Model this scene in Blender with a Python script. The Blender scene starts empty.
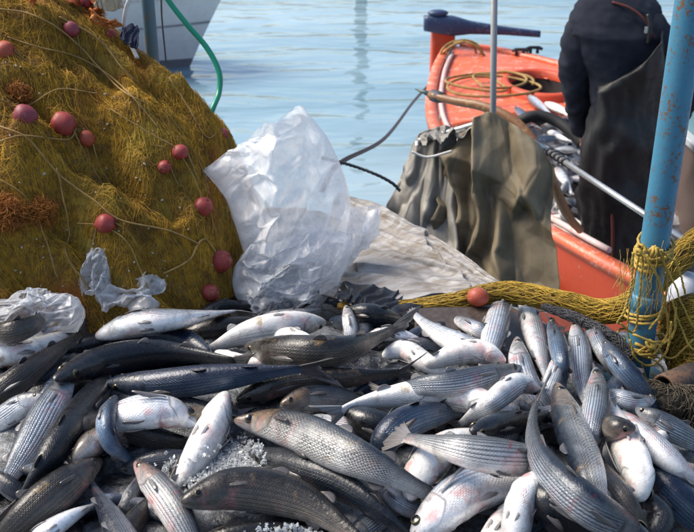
import bpy, math, random
import numpy as np
from mathutils import Vector
random.seed(7); rng = np.random.default_rng(7)
SC = bpy.context.scene
COL = SC.collection

# ------------------------------------------------------------ camera
CAMZ, PITCH, FPX = 2.6, math.radians(25.0), 953.0
cam = bpy.data.cameras.new('camera'); camo = bpy.data.objects.new('camera', cam); COL.objects.link(camo)
camo.location = (0, 0, CAMZ); camo.rotation_euler = (math.radians(90) - PITCH, 0, 0)
cam.sensor_width = 36; cam.lens = 36 * FPX / 694; cam.clip_start = .05; cam.clip_end = 3000
cam.dof.use_dof = True; cam.dof.focus_distance = 2.0; cam.dof.aperture_fstop = 9
SC.camera = camo
# ------------------------------------------------------------ light
SUN_EL, SUN_AZ = math.radians(48), math.radians(-72)     # azimuth from +Y, negative = to the left
wd = bpy.data.worlds.new('World'); SC.world = wd; wd.use_nodes = True
wn = wd.node_tree.nodes; wl = wd.node_tree.links
sky = wn.new('ShaderNodeTexSky'); sky.sky_type = 'NISHITA'; sky.sun_disc = False
sky.sun_elevation = SUN_EL; sky.sun_rotation = SUN_AZ; sky.air_density = 1.0; sky.dust_density = 3.0; sky.ozone_density = 1.2
wl.new(sky.outputs[0], wn['Background'].inputs[0]); wn['Background'].inputs[1].default_value = .14
sl = bpy.data.lights.new('sun', 'SUN'); sl.energy = 3.0; sl.angle = math.radians(30); sl.color = (1, .92, .80)
so = bpy.data.objects.new('sun', sl); COL.objects.link(so)
sd = Vector((math.sin(SUN_AZ) * math.cos(SUN_EL), math.cos(SUN_AZ) * math.cos(SUN_EL), math.sin(SUN_EL)))
so.rotation_euler = sd.to_track_quat('Z', 'Y').to_euler(); so.location = sd * 20
SC.view_settings.view_transform = 'Standard'; SC.view_settings.look = 'None'
SC.view_settings.exposure = 0.72; SC.view_settings.gamma = 1

# ------------------------------------------------------------ helpers
FW = np.array([0, math.cos(PITCH), -math.sin(PITCH)]); UP = np.array([0, math.sin(PITCH), math.cos(PITCH)])
CP = np.array([0, 0, CAMZ])
def ray(px, py): return FW + (px - 347) / FPX * np.array([1., 0, 0]) + (266 - py) / FPX * UP
def at(px, py, Y):
    r = ray(px, py); return CP + r * (Y / r[1])
def atz(px, py, z):
    r = ray(px, py); return CP + r * ((z - CAMZ) / r[2])
def proj(p):
    d = np.asarray(p) - CP; k = d @ FW
    return 347 + FPX * d[..., 0] / k, 266 - FPX * (d @ UP) / k
def _h(ix, iy, iz, s):
    n = (ix * 374761393 + iy * 668265263 + iz * 2147483647 + s * 1274126177) & 0xffffffff
    n = ((n ^ (n >> 13)) * 1274126177) & 0xffffffff
    return ((n ^ (n >> 16)) & 0xffff) / 65535.0
def noise(p, sc=1., s=0):
    p = np.asarray(p, float) * sc; i = np.floor(p).astype(np.int64); f = p - i; f = f * f * (3 - 2 * f)
    x, y, z = i[..., 0], i[..., 1], i[..., 2]; r = 0
    for a in (0, 1):
        for b in (0, 1):
            for c in (0, 1):
                w = (f[..., 0] if a else 1 - f[..., 0]) * (f[..., 1] if b else 1 - f[..., 1]) * (f[..., 2] if c else 1 - f[..., 2])
                r = r + w * _h(x + a, y + b, z + c, s)
    return r * 2 - 1
def fbm(p, sc=1., s=0, o=3):
    return sum(noise(p, sc * 2 ** k, s + k) * .5 ** k for k in range(o))
def ridged(p, sc=1., s=0, o=3):
    return sum((1 - np.abs(noise(p, sc * 2 ** k, s + k)) * 2) * .5 ** k for k in range(o))
def sm(a, b, x):
    t = np.clip((np.asarray(x, float) - a) / (b - a), 0, 1); return t * t * (3 - 2 * t)

def tag(o, label=None, cat=None, group=None, kind=None):
    if label: o['label'] = label
    if cat: o['category'] = cat
    if group: o['group'] = group
    if kind: o['kind'] = kind
    return o
def empty(name, loc, label=None, cat=None, group=None):
    o = bpy.data.objects.new(name, None); COL.objects.link(o); o.location = tuple(loc); o.empty_display_size = .05
    return tag(o, label, cat, group)
class MB:
    def __init__(s): s.v = []; s.f = []; s.n = 0; s.mi = []; s.uv = []
    def add(s, v, f, mi=0, uv=None):
        v = np.asarray(v, float).reshape(-1, 3); s.v.append(v); f = np.asarray(f, int)
        s.f.append(f + s.n); s.n += len(v); s.mi.append(np.full(len(f), mi)); s.uv.append(np.zeros((len(v), 2)) if uv is None else np.asarray(uv, float).reshape(-1, 2)); return s
    def grid(s, P, closed_v=False, mi=0, uv=None):
        nu, nv = P.shape[:2]; i, j = np.meshgrid(np.arange(nu - 1), np.arange(nv if closed_v else nv - 1), indexing='ij')
        j2 = (j + 1) % nv
        f = np.stack([i * nv + j, i * nv + j2, (i + 1) * nv + j2, (i + 1) * nv + j], -1).reshape(-1, 4)
        if uv is None:
            uu, vv = np.meshgrid(np.linspace(0, 1, nu), np.linspace(0, 1, nv), indexing='ij'); uv = np.stack([uu, vv], -1)
        return s.add(P.reshape(-1, 3), f, mi, uv)
    def tube(s, pts, r, n=8, mi=0, caps=True):
        p = np.asarray(pts, float); m = len(p); r = np.broadcast_to(np.asarray(r, float), (m,))
        t = np.gradient(p, axis=0); t /= np.linalg.norm(t, axis=1, keepdims=True) + 1e-9
        ref = np.array([0, 0, 1.]) if abs(t[0][2]) < .9 else np.array([1., 0, 0])
        N = np.zeros_like(p); a = np.cross(t[0], ref); a /= np.linalg.norm(a); 
        for k in range(m):
            a = a - t[k] * (a @ t[k]); a /= np.linalg.norm(a) + 1e-9; N[k] = a
        B = np.cross(t, N); th = np.arange(n) / n * 2 * math.pi
        P = p[:, None] + r[:, None, None] * (np.cos(th)[None, :, None] * N[:, None] + np.sin(th)[None, :, None] * B[:, None])
        if caps:
            P = np.concatenate([np.repeat(p[:1, None], n, 1), P, np.repeat(p[-1:, None], n, 1)], 0)
        return s.grid(P, True, mi)
    def box(s, c, h, mi=0, rot=None):
        v = np.array([[x, y, z] for x in (-1, 1) for y in (-1, 1) for z in (-1, 1)], float) * np.asarray(h)
        if rot is not None: v = v @ np.asarray(rot).T
        return s.add(v + np.asarray(c), [[0, 1, 3, 2], [4, 6, 7, 5], [0, 4, 5, 1], [2, 3, 7, 6], [0, 2, 6, 4], [1, 5, 7, 3]], mi)
    def ball(s, c, r, n=12, m=8, mi=0, jit=0, rot=None, seed=0):
        th = np.linspace(0, math.pi, m + 1); ph = np.arange(n) / n * 2 * math.pi
        d = np.stack([np.sin(th)[:, None] * np.cos(ph), np.sin(th)[:, None] * np.sin(ph), np.repeat(np.cos(th)[:, None], n, 1)], -1)
        if jit: d = d * (1 + jit * noise(d + seed * 7.3, 1.7, seed))[..., None]
        P = d * np.asarray(r)
        if rot is not None: P = P @ np.asarray(rot).T
        return s.grid(P + np.asarray(c), True, mi)
    def build(s, name, mats, parent=None, smooth=True, bevel=0, sub=0, solid=0):
        v = np.concatenate(s.v); me = bpy.data.meshes.new(name)
        loc = np.zeros(3) if parent is None else abs_loc(parent)
        tot = [x.shape[1] for x in s.f]; nf = sum(len(x) for x in s.f)
        li = np.concatenate([x.ravel() for x in s.f]); lt = np.concatenate([np.full(len(x), x.shape[1]) for x in s.f])
        me.vertices.add(len(v)); me.vertices.foreach_set('co', (v - loc).ravel())
        me.loops.add(len(li)); me.loops.foreach_set('vertex_index', li)
        me.polygons.add(nf); me.polygons.foreach_set('loop_start', np.concatenate([[0], np.cumsum(lt)[:-1]])); me.polygons.foreach_set('loop_total', lt)
        uv = np.concatenate(s.uv)[li]; ul = me.uv_layers.new(name='UVMap'); 
        me.polygons.foreach_set('material_index', np.concatenate(s.mi))
        me.polygons.foreach_set('use_smooth', np.full(nf, smooth))
        me.update(calc_edges=True); me.uv_layers['UVMap'].data.foreach_set('uv', uv.ravel()); 
        for m in (mats if isinstance(mats, (list, tuple)) else [mats]): me.materials.append(m)
        o = bpy.data.objects.new(name, me); COL.objects.link(o)
        if parent is not None: o.parent = parent
        if solid: md = o.modifiers.new('solid', 'SOLIDIFY'); md.thickness = solid; md.offset = 0
        if bevel: md = o.modifiers.new('bevel', 'BEVEL'); md.width = bevel; md.segments = 2; md.limit_method = 'ANGLE'
        if sub: md = o.modifiers.new('sub', 'SUBSURF'); md.levels = sub; md.render_levels = sub
        return o
def abs_loc(o):
    l = np.zeros(3)
    while o is not None: l = l + np.array(o.location); o = o.parent
    return l
def spline(pts, n):
    p = np.asarray(pts, float); 
    if len(p) == 2: return p[0] + (p[1] - p[0]) * np.linspace(0, 1, n)[:, None]
    q = np.vstack([2 * p[0] - p[1], p, 2 * p[-1] - p[-2]]); d = np.linalg.norm(np.diff(p, axis=0), axis=1) ** .5; c = np.concatenate([[0], np.cumsum(d)]); 
    out = []
    # arc-length-ish resample of a Catmull-Rom
    for k in range(len(p) - 1):
        a, b, e, f = q[k:k + 4]; t = np.linspace(0, 1, 24, endpoint=(k == len(p) - 2))[:, None]
        out.append(.5 * ((2 * b) + (e - a) * t + (2 * a - 5 * b + 4 * e - f) * t ** 2 + (3 * b - a - 3 * e + f) * t ** 3))
    o = np.vstack(out); L = np.concatenate([[0], np.cumsum(np.linalg.norm(np.diff(o, axis=0), axis=1))]); L /= L[-1]
    u = np.linspace(0, 1, n); return np.stack([np.interp(u, L, o[:, k]) for k in range(o.shape[1])], -1)

# ------------------------------------------------------------ materials
class NT:
    def __init__(s, name):
        s.m = bpy.data.materials.new(name); s.m.use_nodes = True; s.t = s.m.node_tree; s.N = s.t.nodes; s.b = s.N['Principled BSDF']; s.out = s.N['Material Output']
    def node(s, typ, ins=None, **kw):
        n = s.N.new(typ)
        for k, v in kw.items(): setattr(n, k, v)
        for k, v in (ins or {}).items(): s.set(n.inputs[k], v)
        return n
    def set(s, sock, v):
        if isinstance(v, bpy.types.NodeSocket): s.t.links.new(v, sock)
        elif isinstance(v, tuple) and len(v) == 3 and sock.type == 'RGBA': sock.default_value = (*v, 1)
        else: sock.default_value = v
    def math(s, op, a, b=0., c=0., clamp=False):
        n = s.N.new('ShaderNodeMath'); n.operation = op; n.use_clamp = clamp
        for i, v in enumerate((a, b, c)): s.set(n.inputs[i], v)
        return n.outputs[0]
    def mix(s, f, a, b, mode='MIX'):
        n = s.N.new('ShaderNodeMix'); n.data_type = 'RGBA'; n.blend_type = mode; n.clamp_factor = True
        s.set(n.inputs[0], f); s.set(n.inputs[6], a); s.set(n.inputs[7], b); return n.outputs[2]
    def noise(s, vec, scale, detail=3., rough=.55, dist=0.):
        return s.node('ShaderNodeTexNoise', {'Vector': vec, 'Scale': scale, 'Detail': detail, 'Roughness': rough, 'Distortion': dist}).outputs[0]
    def ramp(s, f, stops, interp='LINEAR'):
        n = s.N.new('ShaderNodeValToRGB'); n.color_ramp.interpolation = interp; e = n.color_ramp.elements
        while len(e) < len(stops): e.new(.5)
        for i, (p, c) in enumerate(stops):
            e[i].position = p; e[i].color = (c, c, c, 1) if not isinstance(c, tuple) else (*c, 1)
        s.set(n.inputs[0], f); return n.outputs[0]
    def obj(s): return s.node('ShaderNodeTexCoord').outputs['Object']
    def geo(s): return s.node('ShaderNodeNewGeometry')
    def bump(s, h, st=.3, dist=.01):
        n = s.node('ShaderNodeBump', {'Height': h, 'Strength': st, 'Distance': dist}); s.set(s.b.inputs['Normal'], n.outputs[0]); return n.outputs[0]
    def P(s, **kw):
        for k, v in kw.items(): s.set(s.b.inputs[k.replace('_', ' ')], v)
        return s
def mapv(n, vec, scale=(1, 1, 1), rot=(0, 0, 0)):
    return n.node('ShaderNodeMapping', {'Vector': vec, 'Scale': scale, 'Rotation': rot}).outputs[0]

def mat_paint(name, col, rough=.45, wear=None, wear_amt=.5, scale=6., dirt=(.12, .1, .08), bumpd=.002):
    n = NT(name); p = n.geo().outputs['Position']
    a = n.noise(p, scale, 6., .65); b = n.noise(p, scale * 7, 5., .7); g = n.noise(p, scale * .4, 3.)
    c = n.mix(n.math('MULTIPLY', n.ramp(a, [(.4, 0.), (.75, 1.)]), .35), col, tuple(x * .6 for x in col))
    c = n.mix(n.math('MULTIPLY', n.ramp(b, [(.5, 0.), (.8, 1.)]), .35), c, dirt)
    if wear:
        k = n.math('ADD', n.math('MULTIPLY', a, .5), n.math('MULTIPLY', b, .5)); w = n.ramp(k, [(.62 - wear_amt * .2, 0.), (.66 - wear_amt * .2, 1.)])
        c = n.mix(w, c, wear)
    n.P(Base_Color=c, Roughness=n.ramp(b, [(.3, rough - .1), (.8, min(1, rough + .25))])); n.bump(n.math('ADD', a, n.math('MULTIPLY', b, .4)), .5, bumpd)
    return n.m
def mat_cloth(name, c1, c2, rough=.85, scale=8., weave=900.):
    n = NT(name); p = n.geo().outputs['Position']; a = n.noise(p, scale, 5., .6); b = n.noise(p, weave, 2.); s2 = n.noise(mapv(n, p, (14, 14, 2.5)), 2., 5., .7)
    c = n.mix(n.ramp(a, [(.35, 0.), (.68, 1.)]), c1, c2); c = n.mix(n.math('MULTIPLY', n.ramp(s2, [(.55, 0.), (.75, 1.)]), .5), c, tuple(x * .35 for x in c1))
    n.P(Base_Color=c, Roughness=rough); n.bump(n.math('ADD', b, n.math('MULTIPLY', s2, 2.)), .25, .002); return n.m

def mat_fish(name, back, side, belly, stripe=.5, scales=.3, head=(.06, .055, .045), pink=.3, blood=.0, darkv=.3, lightv=.72, metal=.25, spots=0., stripe_n=15.):
    n = NT(name)
    uv = n.node('ShaderNodeUVMap', uv_map='UVMap').outputs[0]
    sp = n.node('ShaderNodeSeparateXYZ', {0: uv}); u, v = sp.outputs[0], sp.outputs[1]
    oi = n.node('ShaderNodeObjectInfo'); rnd = oi.outputs['Random']
    ob = n.geo().outputs['Position']
    nz = n.noise(ob, 45., 5., .6); nf = n.noise(ob, 190., 4., .65); nb = n.noise(ob, 16., 3.)
    vv = n.math('ADD', v, n.math('MULTIPLY', n.math('SUBTRACT', nz, .5), .16))
    vv = n.math('ADD', vv, n.math('MULTIPLY', n.math('SUBTRACT', rnd, .5), .14))
    mid = tuple((a * .55 + b * .45) for a, b in zip(back, side))
    c = n.ramp(vv, [(max(.02, darkv - .22), back), (darkv, mid), ((darkv + lightv) / 2, side), (lightv, tuple((a + b) / 2 for a, b in zip(side, belly))), (min(.98, lightv + .16), belly)])
    # body mask (behind the gill cover)
    edge = n.math('SUBTRACT', .232, n.math('MULTIPLY', n.ramp(v, [(.0, .3), (.25, .0), (.6, .05), (1., 1.)]), .14))
    bm = n.math('MULTIPLY', n.math('SUBTRACT', u, edge), 60., clamp=True)
    # stripes
    st = n.math('SINE', n.math('MULTIPLY', n.math('ADD', v, n.math('MULTIPLY', n.math('SUBTRACT', nb, .5), .012)), 6.2832 * stripe_n))
    st = n.ramp(st, [(.0, 0.), (.75, 1.)])
    sm_ = n.math('MULTIPLY', n.ramp(vv, [(.14, 0.), (.26, 1.), (lightv - .04, 1.), (lightv + .1, 0.)]), bm)
    sf = n.math('MULTIPLY', n.math('MULTIPLY', st, sm_), n.math('MULTIPLY', n.math('ADD', .4, n.math('MULTIPLY', nf, .9)), stripe))
    c = n.mix(sf, c, tuple(x * .35 for x in back))
    # scales: staggered rows
    wpn = n.math('MULTIPLY', n.math('SUBTRACT', n.noise(ob, 30., 2.), .5), .035)
    row = n.math('MULTIPLY', n.math('ADD', v, n.math('MULTIPLY', wpn, .6)), 34.); fr = n.math('FRACT', row); fl = n.math('FLOOR', row)
    cu = n.math('FRACT', n.math('ADD', n.math('MULTIPLY', n.math('ADD', u, wpn), 58.), n.math('MULTIPLY', fl, .5)))
    dx = n.math('SUBTRACT', cu, .2); dy = n.math('SUBTRACT', fr, .5)
    rr = n.math('ADD', n.math('MULTIPLY', dx, dx), n.math('MULTIPLY', n.math('MULTIPLY', dy, dy), 1.7))
    scl = n.ramp(rr, [(.12, 1.), (.42, 0.)])           # 1 in the scale's centre
    sm2 = n.math('MULTIPLY', bm, n.ramp(vv, [(.0, .5), (.2, 1.), (.8, .75), (.92, .1)]))
    pat = n.ramp(n.noise(ob, 22., 3.), [(.36, .15), (.56, 1.)])
    edgek = n.math('MULTIPLY', n.math('MULTIPLY', n.math('MULTIPLY', n.math('SUBTRACT', 1., scl), sm2), scales), pat)
    c = n.mix(edgek, c, tuple(x * .5 for x in back))
    # head
    hm = n.math('MULTIPLY', n.math('SUBTRACT', 1., bm), n.ramp(vv, [(.45, 1.), (.85, .12)]))
    hc = n.mix(n.ramp(n.math('ADD', n.math('MULTIPLY', nz, .6), n.math('MULTIPLY', nf, .4)), [(.42, 0.), (.58, 1.)]), tuple(x * .45 for x in head), tuple(min(.8, x * 1.6) for x in head))
    hc = n.mix(n.ramp(v, [(.1, .75), (.42, 0.)]), hc, tuple(x * .8 for x in back))
    c = n.mix(n.math('MULTIPLY', hm, .85), c, hc)
    el = n.math('ABSOLUTE', n.math('SUBTRACT', u, edge)); c = n.mix(n.math('MULTIPLY', n.math('MULTIPLY', n.ramp(el, [(.0, 1.), (.011, 0.)]), n.ramp(v, [(.2, 0.), (.34, 1.), (.72, 1.), (.9, 0.)])), .65), c, (.02, .015, .015))
    mo = n.math('MULTIPLY', n.ramp(n.math('ABSOLUTE', n.math('SUBTRACT', v, .60)), [(.0, 1.), (.035, 0.)]), n.ramp(u, [(.04, 1.), (.05, 0.)]))
    c = n.mix(mo, c, (.03, .012, .012))
    # pink flush and blood
    pk = n.math('MULTIPLY', n.math('MULTIPLY', n.ramp(n.noise(ob, 24., 4.), [(.52, 0.), (.66, 1.)]), n.ramp(v, [(.35, 0.), (.6, 1.)])), pink)
    pk = n.math('MULTIPLY', pk, n.ramp(u, [(.0, 1.), (.3, 1.), (.45, .35), (1., .35)]))
    c = n.mix(pk, c, (.62, .23, .22))
    if blood:
        bl = n.math('MULTIPLY', n.ramp(n.noise(ob, 19., 6., .7), [(.60, 0.), (.67, 1.)]), blood); c = n.mix(bl, c, (.30, .012, .015))
    if spots:
        spk = n.math('MULTIPLY', n.ramp(n.noise(ob, 27., 3.), [(.62, 0.), (.72, 1.)]), spots); c = n.mix(spk, c, (.28, .18, .07))
    c = n.mix(n.math('MULTIPLY', n.ramp(n.noise(ob, 33., 5., .7, .8), [(.5, 0.), (.68, 1.)]), .42), c, tuple(x * .55 + y * .12 for x, y in zip(back, side)))
    # slime / grime
    c = n.mix(n.math('MULTIPLY', n.ramp(nf, [(.5, 0.), (.75, 1.)]), .2), c, (.03, .03, .03))
    hsv = n.node('ShaderNodeHueSaturation', {'Color': c, 'Value': n.math('ADD', .82, n.math('MULTIPLY', rnd, .36))})
    n.P(Base_Color=hsv.outputs[0], Roughness=n.ramp(n.math('ADD', n.math('MULTIPLY', nf, .5), n.math('MULTIPLY', n.noise(ob, 70., 3.), .5)), [(.38, .12), (.6, .5)]), Metallic=n.math('MULTIPLY', bm, metal), Specular_IOR_Level=.32)
    n.b.inputs['Coat Weight'].default_value = .5; n.b.inputs['Coat Roughness'].default_value = .07
    hgt = n.math('ADD', n.math('MULTIPLY', n.math('MULTIPLY', scl, sm2), .5), n.math('ADD', n.math('MULTIPLY', nf, .6), n.math('ADD', n.math('MULTIPLY', nz, .8), n.math('MULTIPLY', n.math('MULTIPLY', st, sm_), -.35))))
    nm = n.bump(hgt, .6, .0018)
    cb = n.node('ShaderNodeBump', {'Height': n.math('ADD', nz, n.math('MULTIPLY', nf, .5)), 'Strength': .75, 'Distance': .0025}); n.t.links.new(cb.outputs[0], n.b.inputs['Coat Normal'])
    return n.m
FM = {
 'dark':  mat_fish('fish_dark', (.003, .006, .012), (.018, .028, .045), (.6, .6, .6), stripe=.35, scales=.35, darkv=.5, lightv=.88, pink=.1, head=(.022, .022, .022)),
 'brown': mat_fish('fish_brown', (.007, .007, .008), (.15, .13, .11), (.50, .47, .44), stripe=.4, scales=.45, darkv=.42, lightv=.86, pink=.35, head=(.04, .034, .028), spots=.4),
 'blue':  mat_fish('fish_blue', (.004, .012, .034), (.16, .25, .38), (.75, .75, .75), stripe=.55, scales=.2, darkv=.38, lightv=.8, pink=.1, head=(.02, .026, .035), metal=.4),
 'stripe': mat_fish('fish_striped', (.006, .012, .026), (.42, .48, .56), (.90, .90, .89), stripe=.9, scales=.35, darkv=.32, lightv=.70, pink=.45, blood=.35, head=(.09, .09, .09), metal=.3, stripe_n=17.),
 'scale': mat_fish('fish_scaled', (.008, .016, .03), (.46, .46, .45), (.82, .80, .77), stripe=.15, scales=1., darkv=.40, lightv=.78, pink=.3, head=(.12, .07, .03), metal=.2, spots=.3),
 'white': mat_fish('fish_white', (.05, .06, .07), (.58, .60, .61), (.84, .83, .80), stripe=.4, scales=.3, darkv=.17, lightv=.50, pink=.6, head=(.40, .39, .37), metal=.05, spots=.75),
 'silver': mat_fish('fish_silver', (.008, .016, .035), (.56, .62, .70), (.90, .90, .90), stripe=.65, scales=.3, darkv=.24, lightv=.58, pink=.75, blood=.3, head=(.26, .24, .23), metal=.25),
 'red': mat_fish('fish_bloodied', (.010, .014, .022), (.36, .38, .40), (.80, .76, .73), stripe=.8, scales=.35, darkv=.34, lightv=.72, pink=.8, blood=.9, head=(.15, .09, .07), metal=.2),
}
def mat_fin(name, c1, c2, a=1.):
    n = NT(name); uv = n.node('ShaderNodeUVMap', uv_map='UVMap').outputs[0]; sp = n.node('ShaderNodeSeparateXYZ', {0: uv})
    s = n.math('SINE', n.math('MULTIPLY', sp.outputs[1], 110.)); s = n.ramp(s, [(.2, 0.), (.8, 1.)])
    nz = n.noise(n.geo().outputs['Position'], 60., 4.)
    c = n.mix(n.math('MULTIPLY', s, .55), c1, c2); c = n.mix(n.ramp(sp.outputs[0], [(.3, 0.), (1., .6)]), c, tuple(x * .5 for x in c1)); c = n.mix(n.math('MULTIPLY', nz, .4), c, (.25, .2, .19))
    n.P(Base_Color=c, Roughness=.35, Alpha=n.math('SUBTRACT', 1., n.math('MULTIPLY', n.ramp(sp.outputs[0], [(.4, 0.), (1., 1.)]), 1 - a))); n.b.inputs['Coat Weight'].default_value = .5; n.bump(s, .5, .001); return n.m
M_FIN = mat_fin('fin_dark', (.02, .024, .03), (.07, .075, .08), .85); M_FINM = mat_fin('fin_mid', (.15, .155, .165), (.30, .30, .30), .7); M_FINP = mat_fin('fin_pale', (.42, .41, .40), (.62, .60, .58), .6)
def simple(name, col, rough=.4, **kw):
    n = NT(name); n.P(Base_Color=col, Roughness=rough, **kw); return n.m
M_PUPIL = simple('pupil', (.004, .004, .006), .05); M_IRIS = simple('iris', (.10, .085, .05), .2, Metallic=.5)
# ============================================================ SETTING
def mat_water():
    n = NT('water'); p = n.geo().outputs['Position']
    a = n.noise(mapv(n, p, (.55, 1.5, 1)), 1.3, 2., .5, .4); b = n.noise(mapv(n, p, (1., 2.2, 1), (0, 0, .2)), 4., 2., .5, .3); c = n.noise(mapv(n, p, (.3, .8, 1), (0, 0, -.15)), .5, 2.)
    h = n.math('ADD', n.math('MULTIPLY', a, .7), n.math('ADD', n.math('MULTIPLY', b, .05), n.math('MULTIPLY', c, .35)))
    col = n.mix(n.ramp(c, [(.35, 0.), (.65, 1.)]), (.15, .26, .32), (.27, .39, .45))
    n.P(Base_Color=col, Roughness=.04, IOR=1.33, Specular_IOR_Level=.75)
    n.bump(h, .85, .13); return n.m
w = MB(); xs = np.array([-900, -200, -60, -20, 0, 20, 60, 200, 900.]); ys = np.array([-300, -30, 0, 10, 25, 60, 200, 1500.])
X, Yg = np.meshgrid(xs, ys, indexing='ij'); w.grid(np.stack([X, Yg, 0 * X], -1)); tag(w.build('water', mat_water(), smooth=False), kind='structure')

# deck we stand on: a polygon slab with a plank top
DZ = 1.36
DP = np.array([(-3.2, -1.2), (1.9, -1.2), (1.9, 1.25), (.86, 1.86), (.44, 2.42), (.05, 2.98), (-.1, 3.12), (-3.2, 3.25)])
m_deck = mat_paint('deck_steel', (.05, .055, .06), .5, wear=(.12, .06, .03), wear_amt=.5, scale=5)
d = MB(); k = len(DP); cc = DP.mean(0)
top = np.column_stack([DP, np.full(k, DZ)]); bot = np.column_stack([DP * .96 + cc * .04, np.full(k, -.4)])
d.add(np.vstack([top, bot]), [[i, (i + 1) % k, k + (i + 1) % k, k + i] for i in range(k)])
d.add(np.vstack([top, [[cc[0], cc[1], DZ]]]), [[i, (i + 1) % k, k] for i in range(k)])
tag(d.build('deck', m_deck, smooth=False), kind='structure')

# ------------------------------------------------------------ white boat hull behind the net
m_hull = mat_paint('hull_white', (.74, .70, .68), .35, scale=2, dirt=(.35, .33, .3)); m_anti = mat_paint('hull_boot', (.16, .16, .17), .5)
def white_boat():
    root = empty('moored_boat', (-3.4, 11.2, 0), 'pale grey boat hull moored behind the net heap at upper left', 'boat')
    # stations along the boat from the stem (right) to the left
    st = []
    stem_bot = at(190, 68, 11.1); 
    zz = np.array([-.3, .0, .10, .3, .5, .7, .92]); sx = np.array([-.12, 0, .05, .15, .26, .37, .50])     # stem profile x offset with height
    full = np.array([.12, .2, .26, .4, .62, .8, .9])
    P = []
    for s in np.linspace(0, 1, 26):
        L = 7.5 * s; wdt = np.sin(min(1, s * 1.6) * math.pi / 2) ** .75
        P.append([(stem_bot[0] + sx[i] * (1 - s) ** 2 - L, 11.1 - wdt * full[i] * 1.7 - s * .6, zz[i]) for i in range(len(zz))])
    P = np.array(P); Q = P.copy(); Q[..., 1] = 2 * (11.1) - Q[..., 1]
    h = MB(); h.grid(P[:, 2:]); h.grid(Q[:, 2:][:, ::-1]); h.build('hull', m_hull, root)
    b = MB(); b.grid(P[:, :3]); b.grid(Q[:, :3][:, ::-1]); b.build('boot_stripe', m_anti, root)
    dk = MB(); dk.grid(np.stack([P[:, -1] - [0, 0, .08], Q[:, -1] - [0, 0, .08]], 1)); dk.build('deck', m_hull, root)
    rb = MB(); rb.tube(P[:, 4] + [0, -.012, 0.02], .014, 6); rb.build('rubbing_strake', mat_paint('strake', (.25, .24, .25), .5), root)
    return root
white_boat()

# unseen post added for a mast: its mirror image is the dark wavy line on the water
r_ = empty('mirrored_post', (.25, 17, 0), 'unseen dark post added to mirror as a thin wavy line on the water', 'post')
m = MB(); m.tube([(.25, 17, -.5), (.25, 17, 1.), (.26, 17, 2.5)], [.11, .10, .085], 12); m.build('shaft', mat_paint('post_dark', (.015, .012, .011), .8), r_)
m = MB(); m.tube([(.26, 17, 2.5), (.26, 17, 2.52), (.26, 17, 2.6)], [.105, .11, .07], 12); m.build('cap', mat_paint('post_cap', (.10, .10, .10), .6), r_)

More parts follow.
